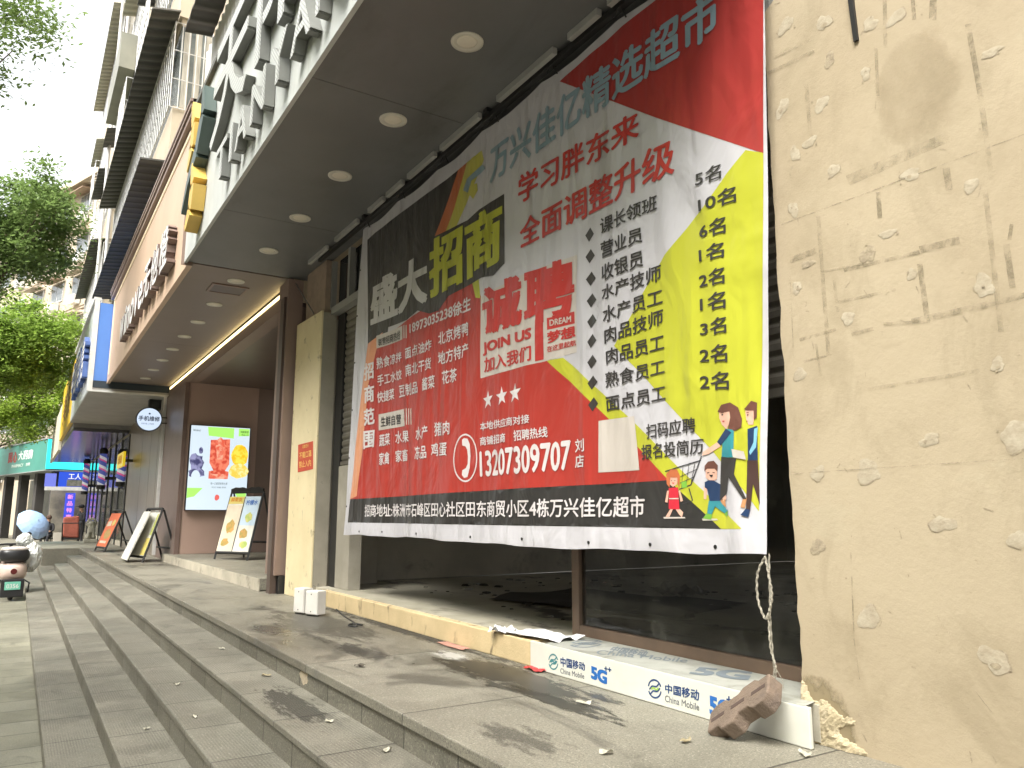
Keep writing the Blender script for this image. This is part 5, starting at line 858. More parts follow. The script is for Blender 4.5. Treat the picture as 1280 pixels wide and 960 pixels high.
for nm, s_, c_, b_, q in [('shop_name','万兴佳亿精选超市','steel',0.03,[[4.372,4.186],[2.255,4.133],[2.27,3.88],[4.369,3.896]]),('slogan','学习胖东来','dkred',0.025,[[3.998,3.823],[2.827,3.748],[2.834,3.583],[3.999,3.616]]),('slogan','全面调整升级','dkred',0.025,[[3.98,3.505],[2.588,3.492],[2.598,3.291],[3.981,3.304]]),('headline','盛大','silver',0.045,[[6.555,3.757],[5.374,3.73],[5.355,3.285],[6.52,3.327]]),('headline','招商','lime',0.045,[[5.348,3.803],[4.188,3.735],[4.187,3.282],[5.327,3.298]]),('lettering','联营招商热线','black',0.02,[[6.339,3.178],[5.887,3.173],[5.881,3.085],[6.334,3.111]]),('lettering','18973035238徐生','white',0.03,[[5.68,3.191],[4.642,3.167],[4.64,3.055],[5.674,3.088]]),('lettering','招','white',0.035,[[6.619,2.998],[6.418,2.993],[6.405,2.83],[6.605,2.83]]),('lettering','商','white',0.035,[[6.601,2.785],[6.401,2.782],[6.388,2.617],[6.587,2.62]]),('lettering','范','white',0.035,[[6.592,2.569],[6.384,2.57],[6.372,2.414],[6.579,2.413]]),('lettering','围','white',0.035,[[6.585,2.37],[6.368,2.364],[6.374,2.209],[6.58,2.202]]),('lettering','熟食凉拌','white',0.02,[[6.371,3.015],[5.842,2.977],[5.838,2.894],[6.355,2.902]]),('lettering','面点油炸','white',0.02,[[5.769,2.991],[5.258,2.972],[5.254,2.879],[5.757,2.89]]),('lettering','北京烤鸭','white',0.02,[[5.15,2.995],[4.678,2.987],[4.676,2.881],[5.133,2.891]]),('lettering','手工水饺','white',0.02,[[6.351,2.851],[5.833,2.825],[5.828,2.736],[6.325,2.745]]),('lettering','南北干货','white',0.02,[[5.761,2.847],[5.252,2.825],[5.249,2.73],[5.749,2.744]]),('lettering','地方特产','white',0.02,[[5.144,2.84],[4.67,2.833],[4.668,2.728],[5.127,2.732]]),('lettering','快捷菜','white',0.02,[[6.339,2.697],[5.989,2.687],[5.983,2.587],[6.332,2.595]]),('lettering','豆制品','white',0.02,[[5.89,2.694],[5.509,2.675],[5.505,2.577],[5.876,2.583]]),('lettering','酱菜','white',0.02,[[5.422,2.681],[5.179,2.675],[5.175,2.569],[5.41,2.577]]),('lettering','花茶','white',0.02,[[5.073,2.683],[4.845,2.676],[4.843,2.57],[5.056,2.577]]),('lettering','蔬菜','white',0.02,[[6.274,2.313],[6.055,2.31],[6.048,2.205],[6.266,2.201]]),('lettering','水果','white',0.02,[[5.957,2.312],[5.686,2.3],[5.68,2.199],[5.941,2.203]]),('lettering','水产','white',0.02,[[5.528,2.304],[5.279,2.299],[5.275,2.194],[5.523,2.198]]),('lettering','猪肉','white',0.02,[[5.17,2.306],[4.934,2.296],[4.931,2.194],[5.161,2.196]]),('lettering','家禽','white',0.02,[[6.262,2.152],[6.054,2.151],[6.047,2.043],[6.254,2.041]]),('lettering','家畜','white',0.02,[[5.946,2.153],[5.7,2.148],[5.695,2.049],[5.932,2.049]]),('lettering','冻品','white',0.02,[[5.543,2.156],[5.294,2.146],[5.289,2.043],[5.537,2.045]]),('lettering','鸡蛋','white',0.02,[[5.213,2.152],[4.966,2.144],[4.963,2.04],[5.209,2.05]]),('lettering','本地供应商对接','white',0.02,[[4.486,2.236],[3.869,2.225],[3.869,2.168],[4.48,2.176]]),('lettering','商铺招商','white',0.02,[[4.484,2.135],[4.14,2.134],[4.14,2.073],[4.479,2.075]]),('lettering','招聘热线','white',0.02,[[4.041,2.138],[3.694,2.133],[3.695,2.067],[4.032,2.07]]),('lettering','刘','white',0.02,[[3.444,2.035],[3.371,2.036],[3.372,1.963],[3.446,1.959]]),('lettering','店','white',0.02,[[3.446,1.946],[3.373,1.947],[3.375,1.875],[3.448,1.874]]),('phone_number','13207309707','white',0.03,[[4.489,2.041],[3.481,2.038],[3.485,1.863],[4.482,1.866]]),('lettering','生鲜自营','black',0.025,[[6.259,2.466],[5.843,2.448],[5.838,2.361],[6.252,2.374]]),('headline','诚','dkred',0.05,[[4.461,3.174],[3.954,3.151],[3.946,2.796],[4.445,2.812]]),('headline','聘','dkred',0.05,[[3.926,3.154],[3.427,3.113],[3.435,2.754],[3.928,2.767]]),('lettering','JOIN US','dkred',0.045,[[4.445,2.778],[3.838,2.763],[3.839,2.669],[4.437,2.682]]),('lettering','加入我们','dkred',0.03,[[4.427,2.671],[3.839,2.649],[3.84,2.551],[4.426,2.565]]),('lettering','DREAM','cream',0.03,[[3.666,2.772],[3.466,2.756],[3.467,2.718],[3.667,2.732]]),('lettering','梦想','dkred',0.035,[[3.692,2.703],[3.433,2.692],[3.434,2.619],[3.693,2.629]]),('lettering','在这里起航','dkred',0.02,[[3.693,2.614],[3.431,2.607],[3.432,2.572],[3.694,2.575]]),('lettering','课长领班','black',0.018,[[3.179,3.25],[2.722,3.227],[2.726,3.143],[3.182,3.152]]),('lettering','营业员','black',0.018,[[3.183,3.113],[2.836,3.092],[2.84,3.006],[3.183,3.013]]),('lettering','收银员','black',0.018,[[3.184,2.981],[2.835,2.968],[2.839,2.876],[3.183,2.882]]),('lettering','水产技师','black',0.018,[[3.188,2.86],[2.713,2.855],[2.717,2.765],[3.187,2.775]]),('lettering','水产员工','black',0.018,[[3.181,2.738],[2.708,2.73],[2.712,2.644],[3.18,2.647]]),('lettering','肉品技师','black',0.018,[[3.171,2.619],[2.71,2.624],[2.714,2.539],[3.174,2.53]]),('lettering','肉品员工','black',0.018,[[3.168,2.502],[2.705,2.497],[2.709,2.411],[3.167,2.414]]),('lettering','熟食员工','black',0.018,[[3.179,2.376],[2.705,2.371],[2.709,2.292],[3.181,2.289]]),('lettering','面点员工','black',0.018,[[3.183,2.246],[2.703,2.242],[2.707,2.16],[3.179,2.161]]),('lettering','5名','black',0.018,[[2.465,3.243],[2.299,3.228],[2.304,3.151],[2.464,3.165]]),('lettering','10名','black',0.018,[[2.452,3.107],[2.218,3.087],[2.223,3.005],[2.448,3.03]]),('lettering','6名','black',0.018,[[2.449,2.97],[2.286,2.968],[2.292,2.879],[2.448,2.898]]),('lettering','1名','black',0.018,[[2.458,2.858],[2.301,2.848],[2.305,2.769],[2.455,2.782]]),('lettering','2名','black',0.018,[[2.463,2.731],[2.303,2.731],[2.308,2.646],[2.461,2.659]]),('lettering','1名','black',0.018,[[2.461,2.62],[2.303,2.618],[2.308,2.53],[2.46,2.546]]),('lettering','3名','black',0.018,[[2.463,2.499],[2.305,2.5],[2.311,2.417],[2.464,2.429]]),('lettering','2名','black',0.018,[[2.47,2.377],[2.309,2.374],[2.314,2.284],[2.471,2.303]]),('lettering','2名','black',0.018,[[2.474,2.255],[2.307,2.247],[2.313,2.16],[2.476,2.179]]),('lettering','扫码应聘','black',0.018,[[2.868,2.063],[2.512,2.061],[2.516,1.987],[2.868,1.987]]),('lettering','报名投简历','black',0.018,[[2.913,1.963],[2.466,1.959],[2.473,1.887],[2.911,1.888]]),('address_line','招商地址:株洲市石峰区田心社区田东商贸小区4栋万兴佳亿超市','white',0.02,[[6.538,1.712],[2.894,1.712],[2.899,1.603],[6.528,1.604]])]:
    mb = MB(); letters(mb, s_, [(2.6, y, z) for y, z in q], (-1, 0, 0), .0009 * 5.5, b_, sub=.055, disp=disp); mb.build(nm, VM[c_], ban)
# eyelets and ties
EY = [(6.63, 1.475), (6.15, 1.48), (5.45, 1.478), (4.6, 1.472), (3.95, 1.475), (3.35, 1.47), (2.85, 1.475), (2.42, 1.478)] + [(interp(L_, 1.7 + i * .45) - .02, 1.7 + i * .45) for i in range(6)]
for y, z in EY: mb = MB(); mb.lathe([(.009, -.004), (.009, 0)], disp((2.6, y, z)), 8, 'X'); mb.build('eyelet', m_black, ban)
for y in (6.6, 5.8, 5.0, 4.25, 3.55, 2.9, 2.3): mb = MB(); mb.tube([(2.585, y, 4.32), (2.56, y + .02, 4.40), (2.55, y + .06, 4.34)], .005, 5); mb.build('tie', m_black, ban)

# rope and block that weigh the banner down
rope = thing('rope', 'knotted pale rope hanging from the banner corner to the paving block', 'rope', (2.56, 2.13, .9))
m_rope = M('dirty rope', (.42, .39, .32), (.25, .23, .18), 60, .9, bump=.8, bscale=150)
def twist(pts, r=.006, n=60, amp=.004):
    out = []; pts = [Vector(p) for p in pts]
    for i in range(n + 1):
        t = i / n * (len(pts) - 1); k = min(int(t), len(pts) - 2); f = t - k
        p0, p1, p2, p3 = pts[max(k - 1, 0)], pts[k], pts[k + 1], pts[min(k + 2, len(pts) - 1)]
        p = .5 * ((2 * p1) + (-p0 + p2) * f + (2 * p0 - 5 * p1 + 4 * p2 - p3) * f * f + (-p0 + 3 * p1 - 3 * p2 + p3) * f ** 3)
        out.append(p + Vector((amp * math.sin(i * 1.9), amp * math.cos(i * 1.9), 0)))
    return out
mb = MB(); mb.tube(twist([(2.59, 2.135, 1.46), (2.57, 2.13, 1.2), (2.56, 2.12, .98), (2.52, 2.13, .905), (2.50, 2.13, .885)], n=70, amp=.0015), .0035, 6); mb.tube(twist([(2.56, 2.13, 1.45), (2.55, 2.165, 1.38), (2.55, 2.17, 1.28), (2.55, 2.14, 1.21), (2.55, 2.12, 1.23), (2.55, 2.10, 1.30), (2.55, 2.11, 1.38), (2.56, 2.13, 1.45)], n=70, amp=.002), .0048, 6)
mb.tube(twist([(2.56, 2.13, 1.22), (2.55, 2.12, 1.1), (2.55, 2.10, 1.02), (2.56, 2.13, .95)], n=40, amp=.002), .0042, 6); mb.sphere((2.56, 2.13, 1.215), .011, 6); mb.sphere((2.56, 2.13, .985), .009, 6)
for dx_, dy_ in ((.01, .02), (-.012, .015), (.004, -.02)): mb.tube([(2.555, 2.10, 1.02), (2.555 + dx_, 2.10 + dy_, .985), (2.555 + dx_ * 1.6, 2.10 + dy_ * 1.2, .95)], .0012, 4)
mb.build('strand', m_rope, rope)
blk = thing('paving_block', 'reddish brown notched paving block leaning on the printed sill', 'block', (2.44, 2.22, .75))
m_blk = M('weathered paver', (.215, .16, .12), (.16, .12, .09), 16, .95, bump=.8, bscale=90, dirt=(.13, .10, .08), dirt_lo=.5, dirt_hi=.7, dscale=9)
# outline of the block in its own plane (long axis a, short axis b), notched on both long sides
prof = [(-.17, -.055), (-.11, -.055), (-.085, -.085), (-.02, -.085), (.005, -.055), (.06, -.055), (.085, -.08), (.14, -.08), (.17, -.05), (.17, .05), (.11, .05), (.085, .07), (.02, .07), (-.005, .05), (-.06, .05), (-.085, .07), (-.14, .07), (-.17, .05)]
A_ = Vector((.12, -.80, .57)).normalized(); N_ = Vector((-.62, .25, .62)); N_ = (N_ - A_ * N_.dot(A_)).normalized(); B_ = N_.cross(A_)
Mx = Matrix.Translation((2.475, 2.20, .868)) @ Matrix((A_, B_, N_)).transposed().to_4x4() @ Matrix.Scale(1.0, 4)
mb = MB(); mb.prism([Mx @ Vector((a, b, .035)) for a, b in prof], (Mx.to_3x3() @ Vector((0, 0, -.07)))); mb.build('body', m_blk, blk, bevel=.006)
m_sl = M('dark slot', (.09, .06, .048), rough=.9)
for a in (-.115, .0, .115):
    mb = MB(); mb.hexa([Mx @ Vector((a + da, -.005 + db, dz)) for dz in (.03, .0362) for da, db in ((-.038, -.009), (.038, -.009), (.038, .009), (-.038, .009))]); mb.build('slot', m_sl, blk)

# two white boxes and a cable
wb = thing('white_box', 'white metal box with screw holes beside the sill end, nearer the camera', 'box', (2.35, 6.82, .75), 0, 'white boxes at the pillar foot')
m_wbx = M('off white box', (.70, .68, .64), (.62, .60, .55), 4, .5, dirt=(.45, .42, .36), dirt_lo=.6, dirt_hi=.8, dscale=4)
def wbox(t, w_, d_, h_):
    MB().box(0, d_, -w_ / 2, w_ / 2, .012, h_).build('body', m_wbx, t, True, bevel=.006)
    MB().box(-.004, 0, -w_ / 2 + .006, w_ / 2 - .006, .02, h_ - .008).build('cover', m_wbx, t, True, bevel=.002)
    b = MB(); b.lathe([(.006, -.0055), (.006, -.003)], (0, .0, h_ - .03), 8, 'X'); b.lathe([(.006, -.0055), (.006, -.003)], (0, .0, .04), 8, 'X'); b.build('screw', m_black, t, True)
    MB().box(.01, .04, -w_ / 2 + .01, w_ / 2 - .01, 0, .012).build('foot', m_black, t, True)
wb.location = (2.24, 6.80, .75); wb.rotation_euler = (0, 0, R(24)); wbox(wb, .15, .10, .215)
wb2 = thing('white_box', 'white metal box standing behind its twin against the pillar', 'box', (2.19, 7.00, .75), R(20), 'white boxes at the pillar foot'); wbox(wb2, .14, .10, .225)
mb = MB(); mb.tube(twist([(2.45, 6.75, .80), (2.47, 6.6, .757), (2.40, 6.2, .757), (2.33, 5.95, .757), (2.30, 6.05, .757), (2.36, 6.1, .758), (2.40, 6.0, .757)], n=60, amp=.0), .007, 6); tag(mb.build('cable', m_black), 'black cable curling on the platform beside the white boxes', 'cable')

# litter
m_paper = M('crumpled paper', (.74, .74, .76), rough=.7)
def sheetlet(name, label, cat, c, w_, h_, rz, mat, amp=.03, seed=1, group=None, n=8):
    r_ = random.Random(seed); mb = MB(); vs = []
    for j in range(n + 1):
        for i in range(n + 1):
            vs.append(((i / n - .5) * w_ + r_.uniform(-.04, .04) * w_, (j / n - .5) * h_ + r_.uniform(-.04, .04) * h_, .003 + amp * (.5 + .5 * math.sin(i * 1.3 + seed) * math.cos(j * 1.1 + seed * 2)) * r_.uniform(.5, 1)))
    mb.add(vs, [(j * (n + 1) + i, j * (n + 1) + i + 1, (j + 1) * (n + 1) + i + 1, (j + 1) * (n + 1) + i) for j in range(n) for i in range(n)])
    o = mb.build(name, mat); o.location = c; o.rotation_euler = (0, 0, rz); return tag(o, label, cat, group)
sheetlet('paper', 'torn white paper lying on the sill beside the printed panel', 'paper', (2.72, 3.93, .897), .22, .46, .1, m_paper, .035, 3)
sheetlet('paper', 'small crumpled white paper on the sill edge left of the printed panel', 'paper', (2.615, 4.22, .897), .10, .16, .5, m_paper, .05, 5)
sheetlet('plastic_scrap', 'red plastic scrap at the foot of the printed panel', 'litter', (2.55, 3.78, .751), .06, .16, .0, M('red scrap', (.55, .05, .05), rough=.5), .02, 7)
sheetlet('plastic_scrap', 'pinkish torn scrap at the foot of the cream sill', 'litter', (2.54, 4.75, .751), .08, .35, .0, M('pink scrap', (.42, .22, .17), rough=.6), .012, 9)
m_leaf = M('dry leaf', (.36, .31, .20), (.22, .18, .10), 20, .8); m_leaf2 = M('pale leaf', (.5, .48, .40), (.36, .34, .26), 20, .8); m_leafd = M('dark leaf', (.06, .05, .035), rough=.8)
LV = [(.45, 3.1, .15, 2), (.5, 2.75, .15, 2), (.72, 3.4, .3, 1), (.75, 2.9, .3, 1), (1.08, 3.0, .45, 1), (1.1, 3.4, .45, 1), (1.12, 3.7, .45, 0), (1.03, 2.6, .45, 0), (1.14, 2.9, .45, 2), (1.4, 3.9, .6, 1), (1.33, 2.5, .6, 0), (1.45, 3.3, .6, 1), (1.44, 5.2, .6, 0), (1.42, 6.4, .6, 1), (.98, 5.0, .45, 1), (.1, 3.6, 0, 2), (.18, 3.0, 0, 0), (1.9, 2.35, .75, 1), (2.0, 2.0, .75, 1), (2.25, 2.3, .75, 0), (2.5, 1.95, .75, 1), (1.75, 4.4, .75, 2), (2.3, 3.0, .75, 1), (1.05, 6.0, .45, 1), (.42, 4.9, .15, 0), (.8, 5.5, .3, 1)]
for k, (x, y, z, c) in enumerate(LV):
    s_ = random.uniform(.6, 1.15)
    o = sheetlet('fallen_leaf', ['dry brown fallen leaf lying on the granite paving', 'pale curled fallen leaf lying on the granite paving', 'dark withered fallen leaf lying on the granite paving'][c], 'leaf', (x, y, z + .001), .035 * s_, .06 * s_, random.uniform(0, 3), [m_leaf, m_leaf2, m_leafd][c], .02, k, 'fallen leaves on the steps', 4)
# rubble inside
mb = MB(); rnd = random.Random(21)
for i in range(260):
    x = rnd.uniform(3.3, 6.2); y = rnd.uniform(3.2, 7.6)
    if rnd.random() > .35 + .4 * (x - 3.3) / 3: continue
    s_ = rnd.choice((.008, .012, .018, .03)); a = rnd.uniform(0, 3)
    mb.hexa([(x + dx * s_ * (1.5 if k < 4 else .8) * math.cos(a) - dy * s_ * math.sin(a), y + dx * s_ * math.sin(a) + dy * s_ * math.cos(a) * 1.4, .893 + (0 if k < 4 else s_ * .6)) for k, (dx, dy) in enumerate(((-1, -1), (1, -1), (1, 1), (-1, 1)) * 2)], rnd.choice((0, 0, 0, 1, 2)))
o = mb.build('rubble', [M('dark rubble', (.05, .045, .035), rough=.9), M('grey rubble', (.12, .11, .09), rough=.9), M('pale rubble', (.32, .31, .28), rough=.8)]); struct(o, 'stuff'); o['label'] = 'scattered rubble and dust on the dark shop floor'
sheetlet('cardboard', 'dark flattened sheet lying on the shop floor', 'litter', (4.3, 5.2, .897), 1.2, 1.9, .25, M('dark sheet', (.05, .042, .035), rough=.8), .03, 13)
sheetlet('plastic_bag', 'crumpled clear plastic bag on the shop floor', 'litter', (4.9, 5.0, .93), .3, .4, .3, M('dusty plastic', (.35, .34, .31), rough=.3), .12, 15)
mb = MB(); mb.tube(twist([(3.5, 4.6, .905), (3.6, 4.3, .92), (3.7, 4.0, .91)], n=20, amp=0), .008, 5); tag(mb.build('wire', m_white), 'pale bent wire lying on the shop floor', 'wire')

# ------------------------------------------------------------------ A boards
def aboard(name, label, loc, rz, w_, h_, tilt, faces, head=False, white=False):
    """front face looks to local -X; panel leans back; width along local Y"""
    t = thing('a_board', label, 'sign board', loc, rz, 'folding sign boards')
    dx = h_ * math.tan(tilt)
    f = MB()
    for y in (-w_ / 2, w_ / 2): f.bar((0, y, 0), (dx, y, h_), .03); 
    f.bar((.2 * dx * .5, -w_ / 2, .10 * h_), (.2 * dx * .5, w_ / 2, .10 * h_), .035)
    f.bar((dx, -w_ / 2, h_), (dx, w_ / 2, h_), .035)
    f.build('front_frame', m_black, t, True)
    b = MB()
    for y in (-w_ / 2 + .02, w_ / 2 - .02): b.bar((2 * dx + .05, y, 0), (dx + .03, y, h_ - .02), .028)
    b.bar((1.75 * dx, -w_ / 2, .25 * h_), (1.75 * dx, w_ / 2, .25 * h_), .025); b.build('rear_frame', m_black, t, True)
    P_ = lambda u, v, e=0: (dx * v - .018 - e, -w_ / 2 + .015 + (w_ - .03) * (1 - u), h_ * v)
    mb = MB(); mb.hexa([P_(0, .12, 0), P_(0, .12, -.012), P_(1, .12, -.012), P_(1, .12, 0), P_(0, .93, 0), P_(0, .93, -.012), P_(1, .93, -.012), P_(1, .93, 0)]); pn = mb.build('panel', faces[0], t, True)
    cs = []
    for k, (mat, pts) in enumerate(faces[1]):
        mb = MB(); mb.add([P_(u, v, .002 + .001 * (k % 6)) for u, v in pts], [tuple(q) for q in tessellate_polygon([[Vector((u, v, 0)) for u, v in pts]])]); cs.append((mb, mat))
    if cs:
        allm = []; big = MB()
        for mb, mat in cs:
            if mat not in allm: allm.append(mat)
            big.add(mb.v, mb.f, allm.index(mat))
        big.build('picture', allm, pn, True)
    if head:
        hp = [(0, 0), (1, 0), (1, .06), (.86, .085), (.75, .08), (.64, .085), (.5, .06), (.36, .085), (.25, .08), (.14, .085), (0, .06)]
        q = [(dx + a2 * 0 - .02, -w_ / 2 + w_ * (1 - a1), h_ - .02 + a2 * 1.2) for a1, a2 in hp]; mb = MB(); mb.prism(q, (.03, 0, 0)); mb.build('scalloped_head', m_black, t, True)
    return t, P_, pn
pY = M('yellow poster', (.72, .60, .18), rough=.5); pB = M('pale blue poster', (.55, .68, .80), rough=.5); pO = M('food print', (.60, .32, .10), (.30, .28, .08), 14, .5); pG = M('green print', (.35, .48, .12), (.6, .55, .2), 12, .5); pW = M('white poster', (.74, .73, .66), rough=.5); pR = M('orange poster', (.75, .17, .05), (.68, .13, .04), 4, .5); pCr = M('cream print', (.75, .65, .5), rough=.5)
t, P_, pn = aboard('a', 'black scalloped menu board with yellow and blue drink posters in the cafe entrance', (3.05, 13.5, .897), R(28), .78, 1.12, R(14), (pW, [(pY, [(.0, .82), (.48, .82), (.48, .93), (0, .93)]), (pB, [(.52, .5), (1, .5), (1, .93), (.52, .93)]), (pCr, [(0, .13), (.48, .13), (.48, .80), (0, .80)]), (pO, blob(.26, .48, .13, .10, 12, .2, 1)), (pO, blob(.2, .25, .12, .06, 12, .2, 2)), (pG, blob(.78, .62, .11, .07, 12, .2, 3)), (pO, blob(.72, .38, .14, .07, 12, .2, 4)), (pG, blob(.8, .22, .12, .05, 12, .2, 5)), (m_black, [(.49, .12), (.51, .12), (.51, .93), (.49, .93)])]), True)
mb = MB(); letters(mb, '鲜果茶', [P_(.06, .92, .004), P_(.42, .92, .004), P_(.42, .85, .004), P_(.06, .85, .004)], (-1, 0, 0), .002, .02); mb.build('lettering', flat('orange letters', (.6, .25, .03)), pn, True)
mb = MB(); letters(mb, '柠檬水', [P_(.58, .88, .004), P_(.95, .88, .004), P_(.95, .80, .004), P_(.58, .80, .004)], (-1, 0, 0), .002, .02); mb.build('lettering', flat('blue letters', (.05, .16, .5)), pn, True)
t2, P2, pn2 = aboard('b', 'black framed board with blank white panel outside the phone repair shop', (1.98, 16.6, .75), R(12), .8, 1.0, R(17), (pW, [(pY, [(.7, .13), (1, .13), (1, .45), (.75, .45)]), (pG, [(.85, .5), (1, .5), (1, .9), (.9, .9)])]))
wl = MB(); wl.hexa([(1.80, 16.3, .80), (1.82, 16.3, .79), (1.82, 17.2, .79), (1.80, 17.2, .80), (2.15, 16.3, 1.70), (2.17, 16.3, 1.69), (2.17, 17.2, 1.69), (2.15, 17.2, 1.70)]); tag(wl.build('white_board', pW), 'blank white board leaning on the black framed sign board', 'board')
t3, P3, pn3 = aboard('c', 'orange printed sign board with black legs before the barber shop', (1.80, 21.9, .75), R(8), .95, 1.0, R(20), (pR, [(pCr, [(.1, .6), (.5, .62), (.45, .75), (.1, .72)]), (pO, blob(.55, .42, .3, .12, 14, .2, 6)), (pCr, [(.15, .2), (.8, .2), (.8, .26), (.15, .26)]), (pY, blob(.7, .7, .15, .08, 12, .2, 7))]))

# ------------------------------------------------------------------ scooter
sco = thing('electric_scooter', 'pink electric scooter with black top case seen from behind on the pavement', 'scooter', (.03, 18.2, 0), R(4))
m_pink = M('pink paint', (.62, .48, .41), (.57, .44, .38), 3, .25, coat=.5); m_blkp = M('black plastic', (.02, .02, .022), rough=.35); m_tyre = M('tyre', (.02, .02, .02), rough=.9)
def tyre(name, c): 
    mb = MB(); prof = []
    for k in range(24):
        pass
    ring = []
    n, k_ = 26, 8
    for i in range(n):
        a = 2 * math.pi * i / n
        for j in range(k_):
            b = 2 * math.pi * j / k_; r = .20 + .045 * math.cos(b)
            ring.append((c[0] + .045 * math.sin(b), c[1] + r * math.cos(a), c[2] + r * math.sin(a)))
    mb.add(ring, [(i * k_ + j, i * k_ + (j + 1) % k_, ((i + 1) % n) * k_ + (j + 1) % k_, ((i + 1) % n) * k_ + j) for i in range(n) for j in range(k_)])
    o = mb.build('wheel', m_tyre, sco, True, smooth=True); r_ = MB(); r_.lathe([(.15, -.03), (.16, 0), (.15, .03)], c, 18, 'X'); r_.build('rim', m_steel, o, True)
tyre('w', (0, .02, .245)); tyre('w', (0, 1.28, .245))
def ell(c, s_, n=12):
    mb = MB(); mb.sphere((0, 0, 0), 1, n); mb.v = [(c[0] + s_[0] * math.copysign(abs(x) ** .75, x), c[1] + s_[1] * math.copysign(abs(y) ** .8, y), c[2] + s_[2] * math.copysign(abs(z) ** .75, z)) for x, y, z in mb.v]; return mb
ell((0, .18, .55), (.25, .42, .20)).build('tail_body', m_pink, sco, True, smooth=True)
ell((0, .80, .33), (.18, .45, .07)).build('footboard', m_blkp, sco, True, smooth=True)
ell((0, 1.18, .62), (.20, .10, .34)).build('leg_shield', m_pink, sco, True, smooth=True)
ell((0, .30, .78), (.20, .40, .07)).build('seat', m_blkp, sco, True, smooth=True)
ell((0, .0, .86), (.26, .20, .15)).build('top_case', m_blkp, sco, True, smooth=True)
ell((0, .0, .975), (.23, .18, .05)).build('case_lid', M('pale lid', (.62, .56, .52), rough=.3), sco, True, smooth=True)
mb = MB(); mb.lathe([(.055, -.252), (.055, -.24)], (0.0, 0, .56), 16, 'Y'); mb.build('tail_light', M('tail lamp', (.12, .02, .02), rough=.15), sco, True)
mb = MB(); mb.box(-.19, .19, -.27, -.2, .08, .42); mb.build('mudguard', m_blkp, sco, True, bevel=.02)
pl = MB(); pl.box(-.13, .13, -.285, -.275, .22, .37); plo = pl.build('number_plate', M('green plate', (.16, .50, .38), (.2, .55, .42), 4, .4), sco, True, bevel=.004)
mb = MB(); letters(mb, '0356', [(-.10, -.2855, .33), (.10, -.2855, .33), (.10, -.2855, .25), (-.10, -.2855, .25)], (0, -1, 0), .001, .02); mb.build('lettering', m_white, plo, True)
mb = MB(); mb.tube([(0, 1.25, .3), (0, 1.12, .95), (0, 1.08, 1.02)], .03); mb.tube([(-.32, 1.0, 1.02), (-.1, 1.08, 1.04), (.1, 1.08, 1.04), (.32, 1.0, 1.02)], .018); mb.build('handlebar', m_blkp, sco, True)
for s_ in (-1, 1):
    mb = MB(); mb.tube([(s_ * .22, 1.05, 1.04), (s_ * .28, 1.05, 1.2)], .008); mb.sphere((s_ * .29, 1.05, 1.24), .055, 8, 0, 1, .35, .8); mb.build('mirror', m_blkp, sco, True, smooth=True)
    mb = MB(); mb.tube([(s_ * .18, -.1, .40), (s_ * .28, -.14, .33), (s_ * .27, -.1, .15)], .015); mb.build('crash_bar', m_blkp, sco, True)
mb = MB(); mb.tube([(-.06, .2, .2), (-.26, .25, .02)], .014); mb.build('side_stand', m_steel, sco, True)
def bag(c, s_, seed):
    mb = MB(); mb.sphere((0, 0, 0), 1, 12); r_ = random.Random(seed)
    mb.v = [(c[0] + s_[0] * x * (1 + r_.uniform(-.16, .16)), c[1] + s_[1] * y * (1 + r_.uniform(-.16, .16)), c[2] + s_[2] * z * (1 + r_.uniform(-.16, .16))) for x, y, z in mb.v]; return mb
m_bag = M('translucent white bag', (.66, .67, .64), (.5, .52, .5), 9, .35)
tag(bag((.33, 18.55, .80), (.17, .2, .27), 3).build('plastic_bag', m_bag), 'white plastic bag hanging on the right of the pink scooter', 'bag')
tag(bag((.18, 18.95, 1.12), (.15, .15, .14), 4).build('plastic_bag', m_bag), 'small white plastic bag on the scooter seat above the black case', 'bag')
tag(bag((-.28, 18.6, .72), (.10, .2, .22), 6).build('plastic_bag', m_bag), 'greyish plastic bag hanging on the left of the pink scooter', 'bag')

# ------------------------------------------------------------------ people, umbrella, cart, lion
def person(label, loc, rz, joints, edges, regions, head, hat=None, group=None):
    root = thing('person', label, 'person', loc, rz, group)
    me = bpy.data.meshes.new('body'); names_ = list(joints)
    me.from_pydata([joints[n_][0] for n_ in names_], [(names_.index(a), names_.index(b)) for a, b in edges], [])
    ob = bpy.data.objects.new('tmp', me); col.objects.link(ob)
    md_ = ob.modifiers.new('s', 'SKIN'); 
    for i, n_ in enumerate(names_):
        sv = me.skin_vertices[0].data[i]; sv.radius = (joints[n_][1], joints[n_][1] * joints[n_][2] if len(joints[n_]) > 2 else joints[n_][1]); sv.use_root = (n_ == 'pelvis')
    ob.modifiers.new('ss', 'SUBSURF').levels = 1
    dg = bpy.context.evaluated_depsgraph_get(); dg.update(); m2 = bpy.data.meshes.new_from_object(ob.evaluated_get(dg)); bpy.data.objects.remove(ob)
    m2.materials.clear(); mats = [r_[0] for r_ in regions]
    for m_ in mats: m2.materials.append(m_)
    for p in m2.polygons:
        for i, (m_, test) in enumerate(regions):
            if test(p.center): p.material_index = i; break
    m2.shade_smooth(); b = bpy.data.objects.new('body', m2); col.objects.link(b); b.parent = root
    return root
m_skin = M('skin', (.50, .30, .21), rough=.6); m_drk = M('dark cloth', (.022, .022, .026), rough=.85); m_hairb = M('black hair', (.02, .016, .014), rough=.5)
